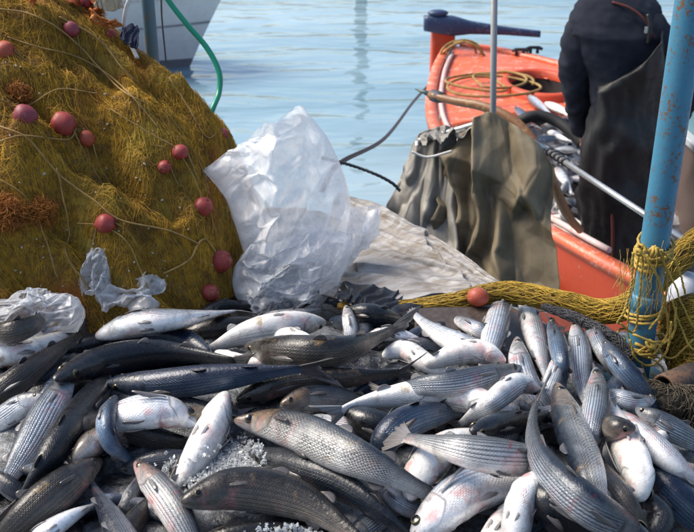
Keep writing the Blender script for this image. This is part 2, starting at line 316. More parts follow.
# ------------------------------------------------------------ coral red boat
m_red_shaded = mat_paint('boat_red_shaded', (.52, .055, .012), .5, wear=(.50, .16, .10), wear_amt=.15, scale=5, dirt=(.3, .08, .05)); m_pink = mat_paint('boat_coral', (.68, .12, .045), .38, wear=(.72, .36, .28), wear_amt=.42, scale=11, dirt=(.4, .15, .12))  # hull red is deepened to carry the shade on the near side
m_in = mat_paint('boat_inside', (.33, .34, .36), .6, scale=5)
GZ = .72
near = spline([(.84, 8.25), (.66, 7.4), (.56, 6.3), (.70, 5.2), (1.02, 4.42), (1.42, 3.7), (1.95, 3.05), (2.6, 2.5)], 60)
far = spline([(.98, 8.35), (1.35, 8.25), (2.0, 7.6), (2.75, 6.5), (3.3, 5.4), (3.7, 4.5), (4.0, 3.8), (4.3, 3.2)], 60)
sheer = GZ + .12 * np.linspace(1, 0, 60) ** 3
def red_boat():
    root = empty('red_boat', (1.6, 5.5, 0), 'coral red wooden fishing boat with open hold, moored alongside on the right', 'boat')
    def side(line, sg):
        t = np.gradient(line, axis=0); t /= np.linalg.norm(t, axis=1, keepdims=True); nn = np.stack([t[:, 1], -t[:, 0]], 1) * sg   # outward
        prof = [(0, 0), (-.015, -.2), (-.09, -.42), (-.22, -.66), (-.42, -.95)]
        return np.stack([np.column_stack([line + nn * a, sheer + b]) for a, b in prof], 1), nn
    A, na = side(near, 1); B, nb = side(far, -1)
    # make sure normals point outward
    if (na[30] @ (np.array([1.6, 5.5]) - near[30])) > 0: A, na = side(near, -1)
    if (nb[30] @ (np.array([1.6, 5.5]) - far[30])) > 0: B, nb = side(far, 1)
    h = MB(); h.grid(A); h.grid(B[:, ::-1]); h.build('hull', m_red_shaded, root)
    # inner skin
    nz = MB(); 
    for L, n_ in ((near, na), (far, nb)):
        I = np.stack([np.column_stack([L - n_ * .05, sheer + .0]), np.column_stack([L - n_ * .055, sheer - .2]), np.column_stack([L - n_ * .12, sheer - .42])], 1); nz.grid(I[16:])
    nz.build('lining', m_red_shaded, root)
    # gunwale caps
    for L, n_ in ((near, na), (far, nb)):
        g = MB(); sec = [(.012, -.035), (.012, .012), (-.062, .012), (-.062, -.035)]
        g.grid(np.stack([np.column_stack([L + n_ * a, sheer + b]) for a, b in sec], 1), True); g.build('gunwale', m_pink, root, True)
    # foredeck with cambered surface, back to the hatch
    c0, c1 = near[:38] - na[:38] * .05, far[:38] - nb[:38] * .05
    T = np.linspace(0, 1, 30)
    P = np.stack([np.column_stack([c0 * (1 - t) + c1 * t, sheer[:38] - .02 + .09 * math.sin(t * math.pi) * np.linspace(.3, 1, 38)]) for t in T], 1)
    # hatch centre
    HC = atz(541, 88, GZ + .08)[:2]; HA, HB = .25, .36
    hold = lambda X: ((X[..., 1] < 6.42 - .2 * np.abs(X[..., 0] - 1.5)))          # open hold edge
    ctr = P.reshape(-1, 3); nv = P.shape[1]
    f = []
    for i in range(P.shape[0] - 1):
        for j in range(nv - 1):
            m = (P[i, j] + P[i + 1, j] + P[i, j + 1] + P[i + 1, j + 1]) / 4
            inh = ((m[0] - HC[0]) / HA) ** 2 + ((m[1] - HC[1]) / HB) ** 2 < .95
            if not inh and not hold(m): f.append([i * nv + j, i * nv + j + 1, (i + 1) * nv + j + 1, (i + 1) * nv + j])
    par = {}
    def find(a):
        while par.setdefault(a, a) != a: par[a] = par[par[a]]; a = par[a]
        return a
    for q_ in f:
        for a in q_[1:]: par[find(a)] = find(q_[0])
    cnt = {}
    for q_ in f: cnt[find(q_[0])] = cnt.get(find(q_[0]), 0) + 1
    big = max(cnt, key=cnt.get); f = [q_ for q_ in f if find(q_[0]) == big]; used = sorted({a for q_ in f for a in q_}); ix = {a: i for i, a in enumerate(used)}; ctr = ctr[used]; f = [[ix[a] for a in q_] for q_ in f]
    dk = MB(); dk.add(ctr, f); dk.build('foredeck', m_pink, root)
    th = np.linspace(0, 2 * math.pi, 49)
    cm = MB(); ring = []
    for (o, z) in ((.05, -.03), (.045, .05), (.03, .065), (.0, .065), (-.015, .05), (-.02, .0)):
        ring.append(np.stack([HC[0] + (HA + o) * np.cos(th), HC[1] + (HB + o) * np.sin(th), np.full(49, GZ + .07 + z)], -1))
    cm.grid(np.stack(ring, 0)); cm.build('hatch_coaming', m_red_shaded, root)
    ins = MB(); ins.grid(np.stack([np.stack([HC[0] + k_ * (HA - .018) * np.cos(th), HC[1] + k_ * (HB - .018) * np.sin(th), np.full(49, zz_)], -1) for k_, zz_ in ((1, GZ + .07), (1.02, GZ - .3), (.01, GZ - .3))], 0)); ins.build('hatch_well', simple('hatch_shade', (.03, .02, .02), .7), root)  # near-black well: the shade inside the hatch is painted in
    # hold edge beam
    e0 = np.array([.55, 5.95]); e1 = np.array([3.0, 5.85]); 
    bm = MB(); E = spline([(.64, 6.22), (1.5, 6.42), (2.75, 6.18)], 24)
    bm.grid(np.stack([np.column_stack([E, np.full(24, GZ + z) + .07 * np.sin(np.linspace(0, 1, 24) * math.pi)]) + [0, o, 0] for o, z in ((.03, -.35), (-.03, -.35), (-.035, .03), (.03, .03))], 1), True); bm.build('coaming', m_pink, root)
    # hold floor and bottom
    fl = MB(); fl.grid(np.stack([np.column_stack([near - na * .11, np.full(60, .3)]), np.column_stack([far - nb * .11, np.full(60, .3)])], 1)[20:]); fl.build('floor', m_in, root)
    # bulkhead
    bk = MB(); q0, q1 = near[22] - na[22] * .1, far[22] - nb[22] * .1
    # stem post + painted tiller resting on it
    s0 = at(446, 62, 8.35); s1 = at(439, 28, 8.3)
    sp_ = MB(); sp_.box((s0 + s1) / 2 + [0, 0, -.05], (.10, .09, .22)); sp_.build('stem_post', m_red_shaded, root, False, .025)
    rr = MB(); g_ = np.column_stack([near[2:40] - na[2:40] * .10, sheer[2:40] + .012]); rr.tube(g_, .018, 8); rr.build('rope_guard', mat_paint('guard_pale', (.55, .42, .40), .5, wear=(.6, .2, .14), wear_amt=.4), root)
    for a_, b_ in ((520, 53), (534, 51)):
        c_ = atz(a_, b_, GZ + .10); k = MB(); k.tube([c_ + [-.07, 0, .015], c_ + [-.04, 0, .03], c_ + [.04, 0, .03], c_ + [.07, 0, .015]], .014, 8); k.tube([c_ + [-.03, 0, -.02], c_ + [-.03, 0, .03]], .014, 8); k.tube([c_ + [.03, 0, -.02], c_ + [.03, 0, .03]], .014, 8); k.build('cleat', simple('cleat_black', (.02, .02, .022), .5), root)
    return root
RB = red_boat()
# blue tiller lying on the stem post
m_blue = mat_paint('paint_navy', (.02, .045, .11), .45, wear=(.10, .12, .16), wear_amt=.4)
def tiller():
    a, b = at(424, 23, 8.25), at(540, 34, 8.2); t = np.linspace(0, 1, 26)[:, None]; c = a + (b - a) * t
    hgt = np.interp(t[:, 0], [0, .25, .4, .7, 1], [.065, .085, .055, .035, .028]); wd_ = np.interp(t[:, 0], [0, .3, .5, 1], [.06, .06, .04, .03])
    sec = [(np.cos(x), np.sin(x)) for x in np.linspace(0, 2 * math.pi, 17)[:-1]]
    P = np.stack([c + np.stack([0 * wd_, wd_ * np.sign(x) * abs(x) ** .6, hgt * np.sign(y) * abs(y) ** .6], -1) for x, y in sec], 1)
    P = np.concatenate([np.repeat(c[:1, None], 16, 1), P, np.repeat(c[-1:, None], 16, 1)])
    m = MB(); m.grid(P, True); r = empty('rudder_tiller', a, 'long navy blue painted tiller lying across the red stem post', 'tiller'); m.build('handle', m_blue, r)
    k = MB(); k.ball(at(438, 13, 8.25), (.09, .06, .03), 12, 8); k.build('cap', m_blue, r)
tiller()
# ============================================================ FISH
U_ = np.array
PT = (U_([0, .008, .02, .05, .1, .16, .23, .32, .42, .52, .62, .72, .82, .91, 1.]), U_([.07, .17, .26, .40, .57, .73, .87, .96, 1., .97, .88, .74, .56, .41, .36]))
PB = (U_([0, .008, .02, .05, .1, .16, .23, .32, .45, .55, .65, .75, .85, .93, 1.]), U_([.07, .17, .26, .42, .62, .80, .93, 1.02, 1.03, .97, .84, .66, .48, .37, .35]))
PW = (U_([0, .008, .02, .05, .1, .16, .22, .3, .45, .6, .7, .8, .9, 1.]), U_([.11, .26, .37, .53, .71, .86, .95, 1., .98, .82, .65, .44, .26, .13]))
HX0, HX1, HY0, HY1, HS = -1.7, 1.9, .6, 3.4, .01
NX, NY = int((HX1 - HX0) / HS), int((HY1 - HY0) / HS)
gx, gy = np.meshgrid(HX0 + HS * (np.arange(NX) + .5), HY0 + HS * (np.arange(NY) + .5), indexing='ij')
def zbase(x, y): return 1.40 + .09 * np.exp(-((x - .0) / .75) ** 2) * sm(2.35, 1.8, y) + .02 * sm(1.6, 1.0, y)
HM = zbase(gx, gy)
def hm_disk(x, y, r):
    i0, i1 = int((x - r - HX0) / HS), int((x + r - HX0) / HS) + 1; j0, j1 = int((y - r - HY0) / HS), int((y + r - HY0) / HS) + 1
    i0, j0 = max(0, i0), max(0, j0); sub = HM[i0:max(i1, i0 + 1), j0:max(j1, j0 + 1)]
    return 1.42 if sub.size == 0 else float(np.percentile(sub, 80))
def stamp(c, t, rl, rv):
    for k in range(0, len(c)):
        x, y, z = c[k]; r = rl[k]; i0, i1 = int((x - r - HX0) / HS), int((x + r - HX0) / HS) + 1; j0, j1 = int((y - r - HY0) / HS), int((y + r - HY0) / HS) + 1
        if i0 < 0 or j0 < 0 or i1 >= NX or j1 >= NY: continue
        d2 = ((gx[i0:i1, j0:j1] - x) ** 2 + (gy[i0:i1, j0:j1] - y) ** 2) / r ** 2
        zz = z + rv[k] * np.sqrt(np.clip(1 - d2, 0, 1)); HM[i0:i1, j0:j1] = np.where(d2 < 1, np.maximum(HM[i0:i1, j0:j1], zz), HM[i0:i1, j0:j1])
FISH_BOX = []
def make_fish(px, w, roll, style, label, group=None, sink=.35, res=(40, 22), fins=True, world=None, cap=1.66, eye=True, zfix=None, dip=(0, 0), ghost=False, tailk=1., finmat=None, cat='fish'):
    """px: head..tail points in the photograph (metres if world), w: body width in px, roll: 0 back up, 90 back to the left of head->tail, 180 belly up"""
    n = 60; rr = math.radians(roll); w = w * .89
    if world is None:
        px = [tuple(a) for a in px]; Lp = sum(math.dist(a, b) for a, b in zip(px, px[1:]))
        if w / Lp > .215:
            a, b = np.array(px[-2], float), np.array(px[-1], float); e = (b - a) / np.linalg.norm(b - a) * (w / .215 - Lp); px = px + [tuple(b + e * .5 + [0, e[0] * .05]), tuple(b + e)]; dip = (dip[0], dip[1] + .075)
    if world is None:
        q = spline(px, n)
        z = np.full(n, 1.50)
        us = np.linspace(0, 1, n)
        prof = np.interp(us / .87, PT[0], PT[1]); prof[us > .87] = .2
        vis_d = abs(math.sin(rr)); # visible extent mixes depth and width
        for it in range(3):
            c = np.array([atz(a, b, zz) for (a, b), zz in zip(q, z)])
            dep = (c - CP) @ FW; hw_px = w / 2 / FPX * dep.mean()
            hd = hw_px / (vis_d + (1 - vis_d) * .86); wd_ = hd * .84
            rv = hd * abs(math.cos(rr)) + wd_ * abs(math.sin(rr)); rl = hd * abs(math.sin(rr)) + wd_ * abs(math.cos(rr))
            if zfix is None:
                tgt = np.array([hm_disk(c[k][0], c[k][1], rl * prof[k] * .8) + rv * prof[k] * (1 - sink) for k in range(0, n, 3)])
                ts = us[::3]; co = np.polyfit(ts, tgt, 2); zf = np.polyval(co, us); zf += .45 * max(0, (tgt - np.polyval(co, ts)).max())
                zf = zf.mean() + np.clip(zf - zf.mean(), -.045, .045); zf = np.minimum(zf, cap) - dip[0] * (1 - us) ** 2 - dip[1] * us ** 2; z = .3 * z + .7 * zf if it else zf
            else: z = np.interp(us, np.linspace(0, 1, len(zfix)), zfix)
        c = np.array([atz(a, b, zz) for (a, b), zz in zip(q, z)])
    else:
        c = spline(world, n); hd = w / 2; wd_ = hd * .84; rv, rl = hd, wd_; us = np.linspace(0, 1, n)
        prof = np.interp(us / .87, PT[0], PT[1])
    L = np.linalg.norm(np.diff(c, axis=0), axis=1).sum()
    T = np.gradient(c, axis=0); T /= np.linalg.norm(T, axis=1, keepdims=True)
    nrm = U_([0, -.42, .9]); nrm /= np.linalg.norm(nrm)
    N = nrm - T * (T @ nrm)[:, None]; N /= np.linalg.norm(N, axis=1, keepdims=True); S = np.cross(N, T)
    D = math.cos(rr) * N + math.sin(rr) * S; W = np.cross(T, D)
    def fr(u):    # frame at body coordinate u (0..1 = snout..tail root)
        k = min(max(u * .87, 0), 1) * (n - 1); i = min(int(k), n - 2); f = k - i
        g = lambda A: A[i] * (1 - f) + A[i + 1] * f
        return g(c), g(T), g(D), g(W)
    if ghost: stamp(c, None, rl * prof, rv * prof); return None
    root = empty('fish', c[0], label, cat, group)
    nu, nv = res
    uu = np.concatenate([[0], np.linspace(.0, 1, nu) ** 1.35 * .996 + .004])
    th = np.arange(nv) / nv * 2 * math.pi; P = np.zeros((len(uu) + 1, nv, 3)); UV = np.zeros((len(uu) + 1, nv, 2))
    vfold = 1 - abs(1 - th / math.pi)
    seed = rng.random() * 100
    for a, u in enumerate(uu):
        C, t, dd, ww = fr(u); up, dn, wi = (np.interp(u, *X) for X in (PT, PB, PW))
        cs, sn = np.cos(th), np.sin(th)
        e = .88
        rd = np.where(cs > 0, up, dn) * hd * np.sign(cs) * np.abs(cs) ** e; rw = wi * wd_ * np.sign(sn) * np.abs(sn) ** e
        op = 1 + (.055 * sm(.10, .195, u) * (1 - sm(.207, .222, u)) - .035 * sm(.207, .222, u) * (1 - sm(.24, .3, u))) * sm(.22, .4, vfold) * (1 - sm(.8, .93, vfold))
        # eye socket, snout pinch
        P[a] = C + (rd * op)[:, None] * dd + (rw * op)[:, None] * ww
        UV[a] = np.stack([np.full(nv, u), vfold], -1)
        if a == 0: P[a] = C
    P[-1] = fr(1.0)[0] + fr(1.)[1] * .004; UV[-1] = UV[-2]
    lump = noise(P * 14 + seed, 1., 3)[..., None] * .028 * hd / .04 * .05
    P = P + lump * N[30]
    m = MB(); m.grid(P, True, 0, UV); m.build('body', FM[style], root)
    fm = finmat or {'white': M_FINP, 'silver': M_FINM if rng.random() < .5 else M_FINP, 'stripe': M_FINM, 'red': M_FINM, 'scale': M_FIN}.get(style, M_FIN)
    # tail fin
    C, t, dd, ww = fr(1.0); Lf = L * .165 * tailk; na, nr = 15, 7; G = np.zeros((nr, na, 3)); sp = hd * (1.2 + .25 * rng.random()) * tailk; bend = rng.normal() * .25; cup = rng.normal() * .15
    for i in range(nr):
        r = i / (nr - 1)
        for j in range(na):
            a = j / (na - 1) * 2 - 1; ln = Lf * (.50 + .62 * abs(a) ** 1.25)
            G[i, j] = C - t * .006 + t * ln * r + dd * a * hd * (.30 + r * (.35 + sp / hd * .55)) + ww * (bend * r * r * Lf * .5 + cup * a * a * r * Lf + .0014 * math.sin(j * 2.6) * (1 + r) + .02 * Lf * math.sin(a * 5 + seed) * r)
    mt = MB(); mt.grid(G); mt.build('tail_fin', fm, root, solid=.0009)
    if fins:
        def fan(name, u, v, sgn, ln, ht, back, up_=1., nr_=6, nl=9, splay=.3):
            C, t, dd, ww = fr(u); th_ = v * math.pi * sgn; wi = np.interp(u, *PW) * wd_
            rad = np.interp(u, *(PT if math.cos(th_) > 0 else PB)) * hd
            pos = C + dd * math.cos(th_) * rad * .97 + ww * math.sin(th_) * wi * .97; out = dd * math.cos(th_) * wi + ww * math.sin(th_) * rad; out = out / np.linalg.norm(out)
            return C, t, dd, ww, pos, out
        def pect(name, u, v, sgn, ln, wdt, splay):
            C, t, dd, ww, pos, out = fan(name, u, v, sgn, 0, 0, 0); acr = np.cross(out, t); g = np.zeros((7, 7, 3))
            for i in range(7):
                r = i / 6
                for j in range(7):
                    a = j / 6 * 2 - 1; g[i, j] = pos + (t * math.cos(splay) + out * math.sin(splay)) * ln * r * (1 - .28 * a * a - .22 * a) + acr * a * wdt * (.25 + .75 * r) + out * (.003 + .0012 * math.sin(j * 2.2) * r - .008 * r * r * (1 if splay < .4 else 0))
            b = MB(); b.grid(g); b.build(name, fm, root, solid=.0008)
        for s in (1, -1): pect('pectoral_fin', .245, .44, s, L * .11, hd * .17, .10 + .18 * rng.random())
        for s in (1, -1): pect('pelvic_fin', .36, .90, s, L * .07, hd * .15, .12 + .2 * rng.random())
        def mid(name, u0, u1, top, hh, fold):
            g = np.zeros((5, 9, 3))
            for j in range(9):
                u = u0 + (u1 - u0) * j / 8; C, t, dd, ww = fr(u); rad = np.interp(u, *(PT if top else PB)) * hd; s = 1 if top else -1
                h = hh * (math.sin((j / 8) ** .6 * math.pi) ** .7 if 0 < j < 8 else .05)
                for i in range(5):
                    r = i / 4; g[i, j] = C + dd * s * (rad * .97 + h * r * math.cos(fold * r)) + t * h * r * .9 + ww * (h * math.sin(fold * r) + .001 * math.sin(j * 3) * r)
            b = MB(); b.grid(g); b.build(name, fm, root, solid=.0008)
        fo = rng.uniform(-1.2, 1.2); mid('dorsal_fin', .46, .54, True, hd * .34, fo); mid('dorsal_fin', .71, .79, True, hd * .32, fo * .8); mid('anal_fin', .70, .79, False, hd * .32, rng.uniform(-1, 1))
    if eye:
        for s in (1, -1):
            u, v = .082, .40; C, t, dd, ww = fr(u); th_ = v * math.pi; wi = np.interp(u, *PW) * wd_; rad = np.interp(u, *PT) * hd
            pos = C + dd * math.cos(th_) * rad * .97 + ww * s * math.sin(th_) ** .88 * wi * .97; out = dd * .25 + ww * s; out = out / np.linalg.norm(out); a1 = t - out * (t @ out); a1 /= np.linalg.norm(a1); a2 = np.cross(out, a1)
            re = L * .0165; e = MB(); ring = []
            for rr_, h in ((1.05, -.15), (1., .12), (.88, .24), (.74, .31), (.70, .31)): ring.append([pos + re * (rr_ * (math.cos(x) * a1 + math.sin(x) * a2) + h * out) for x in np.linspace(0, 2 * math.pi, 13)[:-1]])
            e.grid(np.array(ring), True, 0)
            ring = [[pos + re * (rr_ * (math.cos(x) * a1 + math.sin(x) * a2) + h * out) for x in np.linspace(0, 2 * math.pi, 13)[:-1]] for rr_, h in ((.71, .31), (.4, .42), (.01, .45))]
            e.grid(np.array(ring), True, 1); e.build('eye', [M_IRIS, M_PUPIL], root)
    if world is None: 
        pl = np.interp(us / .87, PW[0], PW[1]); prof2 = prof.copy(); stamp(c, T, rl * prof2, rv * prof2)
    return root

def bed():
    X, Yg = np.meshgrid(np.linspace(-1.1, 1.0, 160), np.linspace(.85, 2.3, 110), indexing='ij'); P = np.stack([X, Yg, 0 * X], -1); Z = zbase(X, Yg) - .005 + ridged(P, 28, 3, 3) * .008; Z = np.where((X + Yg > 2.42) | (Yg > 2.22), DZ - .03, Z)
    n = NT('slush_gap_shade'); p = n.geo().outputs['Position']; a = n.noise(p, 90., 4., .7); b = n.noise(p, 9., 4., .6); n.P(Base_Color=n.mix(n.ramp(b, [(.46, 0.), (.62, 1.)]), (.012, .013, .016), n.ramp(a, [(.35, (.08, .085, .095)), (.65, (.26, .28, .30))])), Roughness=.2); n.bump(a, .8, .006)  # grey slush; its near-black patches paint in the shade of gaps between fish
    m = MB(); m.grid(np.stack([X, Yg, Z], -1)); tag(m.build('ice_bed', n.m), 'grey slushy bed of crushed ice under the fish heap', 'ice', kind='stuff')
bed()
# --- fish mostly buried below the ones one can pick out
fill = [((a, b), (c_, d_)) for a, b, c_, d_ in [(-20, 350, 90, 335), (0, 420, 100, 400), (-10, 500, 60, 430), (40, 530, 120, 440), (120, 470, 230, 455), (150, 400, 250, 415), (60, 350, 160, 335), (180, 335, 290, 320), (330, 320, 420, 335), (230, 300, 330, 295), (300, 420, 420, 445), (330, 395, 250, 440),
    (260, 500, 400, 470), (200, 540, 330, 530), (480, 410, 370, 430), (420, 380, 520, 400), (500, 400, 600, 420), (500, 480, 520, 380), (540, 440, 480, 540), (560, 540, 620, 460), (600, 400, 690, 440), (640, 500, 600, 420), (690, 470, 600, 400), (560, 340, 600, 420), (540, 400, 590, 330), (450, 340, 540, 380), (400, 340, 490, 330), (420, 500, 520, 520), (340, 550, 460, 480), (700, 540, 640, 450), (560, 480, 660, 520), (100, 560, 180, 470), (440, 560, 560, 520), (20, 380, 110, 370), (380, 300, 350, 370), (630, 370, 560, 330), (-10, 470, 60, 500), (70, 500, 20, 440), (130, 500, 60, 520), (150, 470, 110, 540), (180, 520, 120, 500), (90, 430, 40, 470), (190, 380, 260, 400), (230, 440, 170, 400), (20, 470, 110, 480), (470, 470, 410, 500), (340, 360, 250, 350), (-20, 540, 70, 520), (290, 440, 350, 480), (590, 500, 680, 540), (400, 370, 330, 420)]]
sty = ['dark', 'brown', 'blue', 'dark', 'stripe', 'dark']; sty2 = ['stripe', 'silver', 'blue', 'white', 'stripe', 'brown']
FILL_LAB = {2: 'dark blue back in the gap at the lower left edge', 3: 'dim dark fish under the broad brown scaly one, right side', 4: 'pale striped flank at the middle left between curved fish and ice', 5: 'dark fish crossing behind the short pale head', 6: 'dark back right under the white striped fish at far left', 7: 'dark fish in the back row under the white bellied fish with pink throat',
 8: 'blue grey back at the tarpaulin edge under the small black fish', 9: 'thin dark back at the foot of the net heap beside the bag', 10: 'dark fish just above the big scaly one', 13: 'dark fish at the bottom edge under the thick brown one', 14: 'blue fish squeezed above the fish with the red gash', 16: 'pale striped flank left of the tall tail fin', 21: 'white flank below the olive brown head',
 26: 'blue back in front of the wet brown board', 27: 'white belly deep at the bottom, right of the pink throated fish', 28: 'silver striped fish under the tail of the big scaly one', 29: 'brown fish in the bottom right corner', 31: 'dark fish under the bottom left blue tail', 32: 'dark fish deep at the bottom by the belly up white one', 33: 'dark back between the left edge white fish and the long brown one', 34: 'silver flank behind the tail of the blunt headed brown fish',
 35: 'brown back between the upright striped fish near the pole', 36: 'black fish in the lower left edge, under the striped slanting one', 38: 'blue fish peeping right of the blue tail at bottom left', 39: 'black fish above the bottom left tail, beside the open eyed one', 40: 'pale striped fish under the open eyed fish', 43: 'brown back below the short pale head, by the creamy fish', 44: 'blue back above the broad brown scaly fish', 45: 'silver fish under the cream belly below the forked tail', 50: 'silver fish between the grey brown level fish and the dark headed one'}
for k, (a, b) in enumerate(fill):
    m_ = ((a[0] + b[0]) / 2 + rng.normal() * 8, (a[1] + b[1]) / 2 + rng.normal() * 6)
    L = math.dist(a, b)
    make_fish([a, m_, b], max(22, L * .22), rng.choice([0, 60, -60, 90, -90, 30]), (sty if m_[0] < 330 else sty2)[k % 6], FILL_LAB.get(k), 'fish buried in the heap', sink=.6, res=(28, 16), fins=False, cap=1.50, ghost=k not in FILL_LAB)
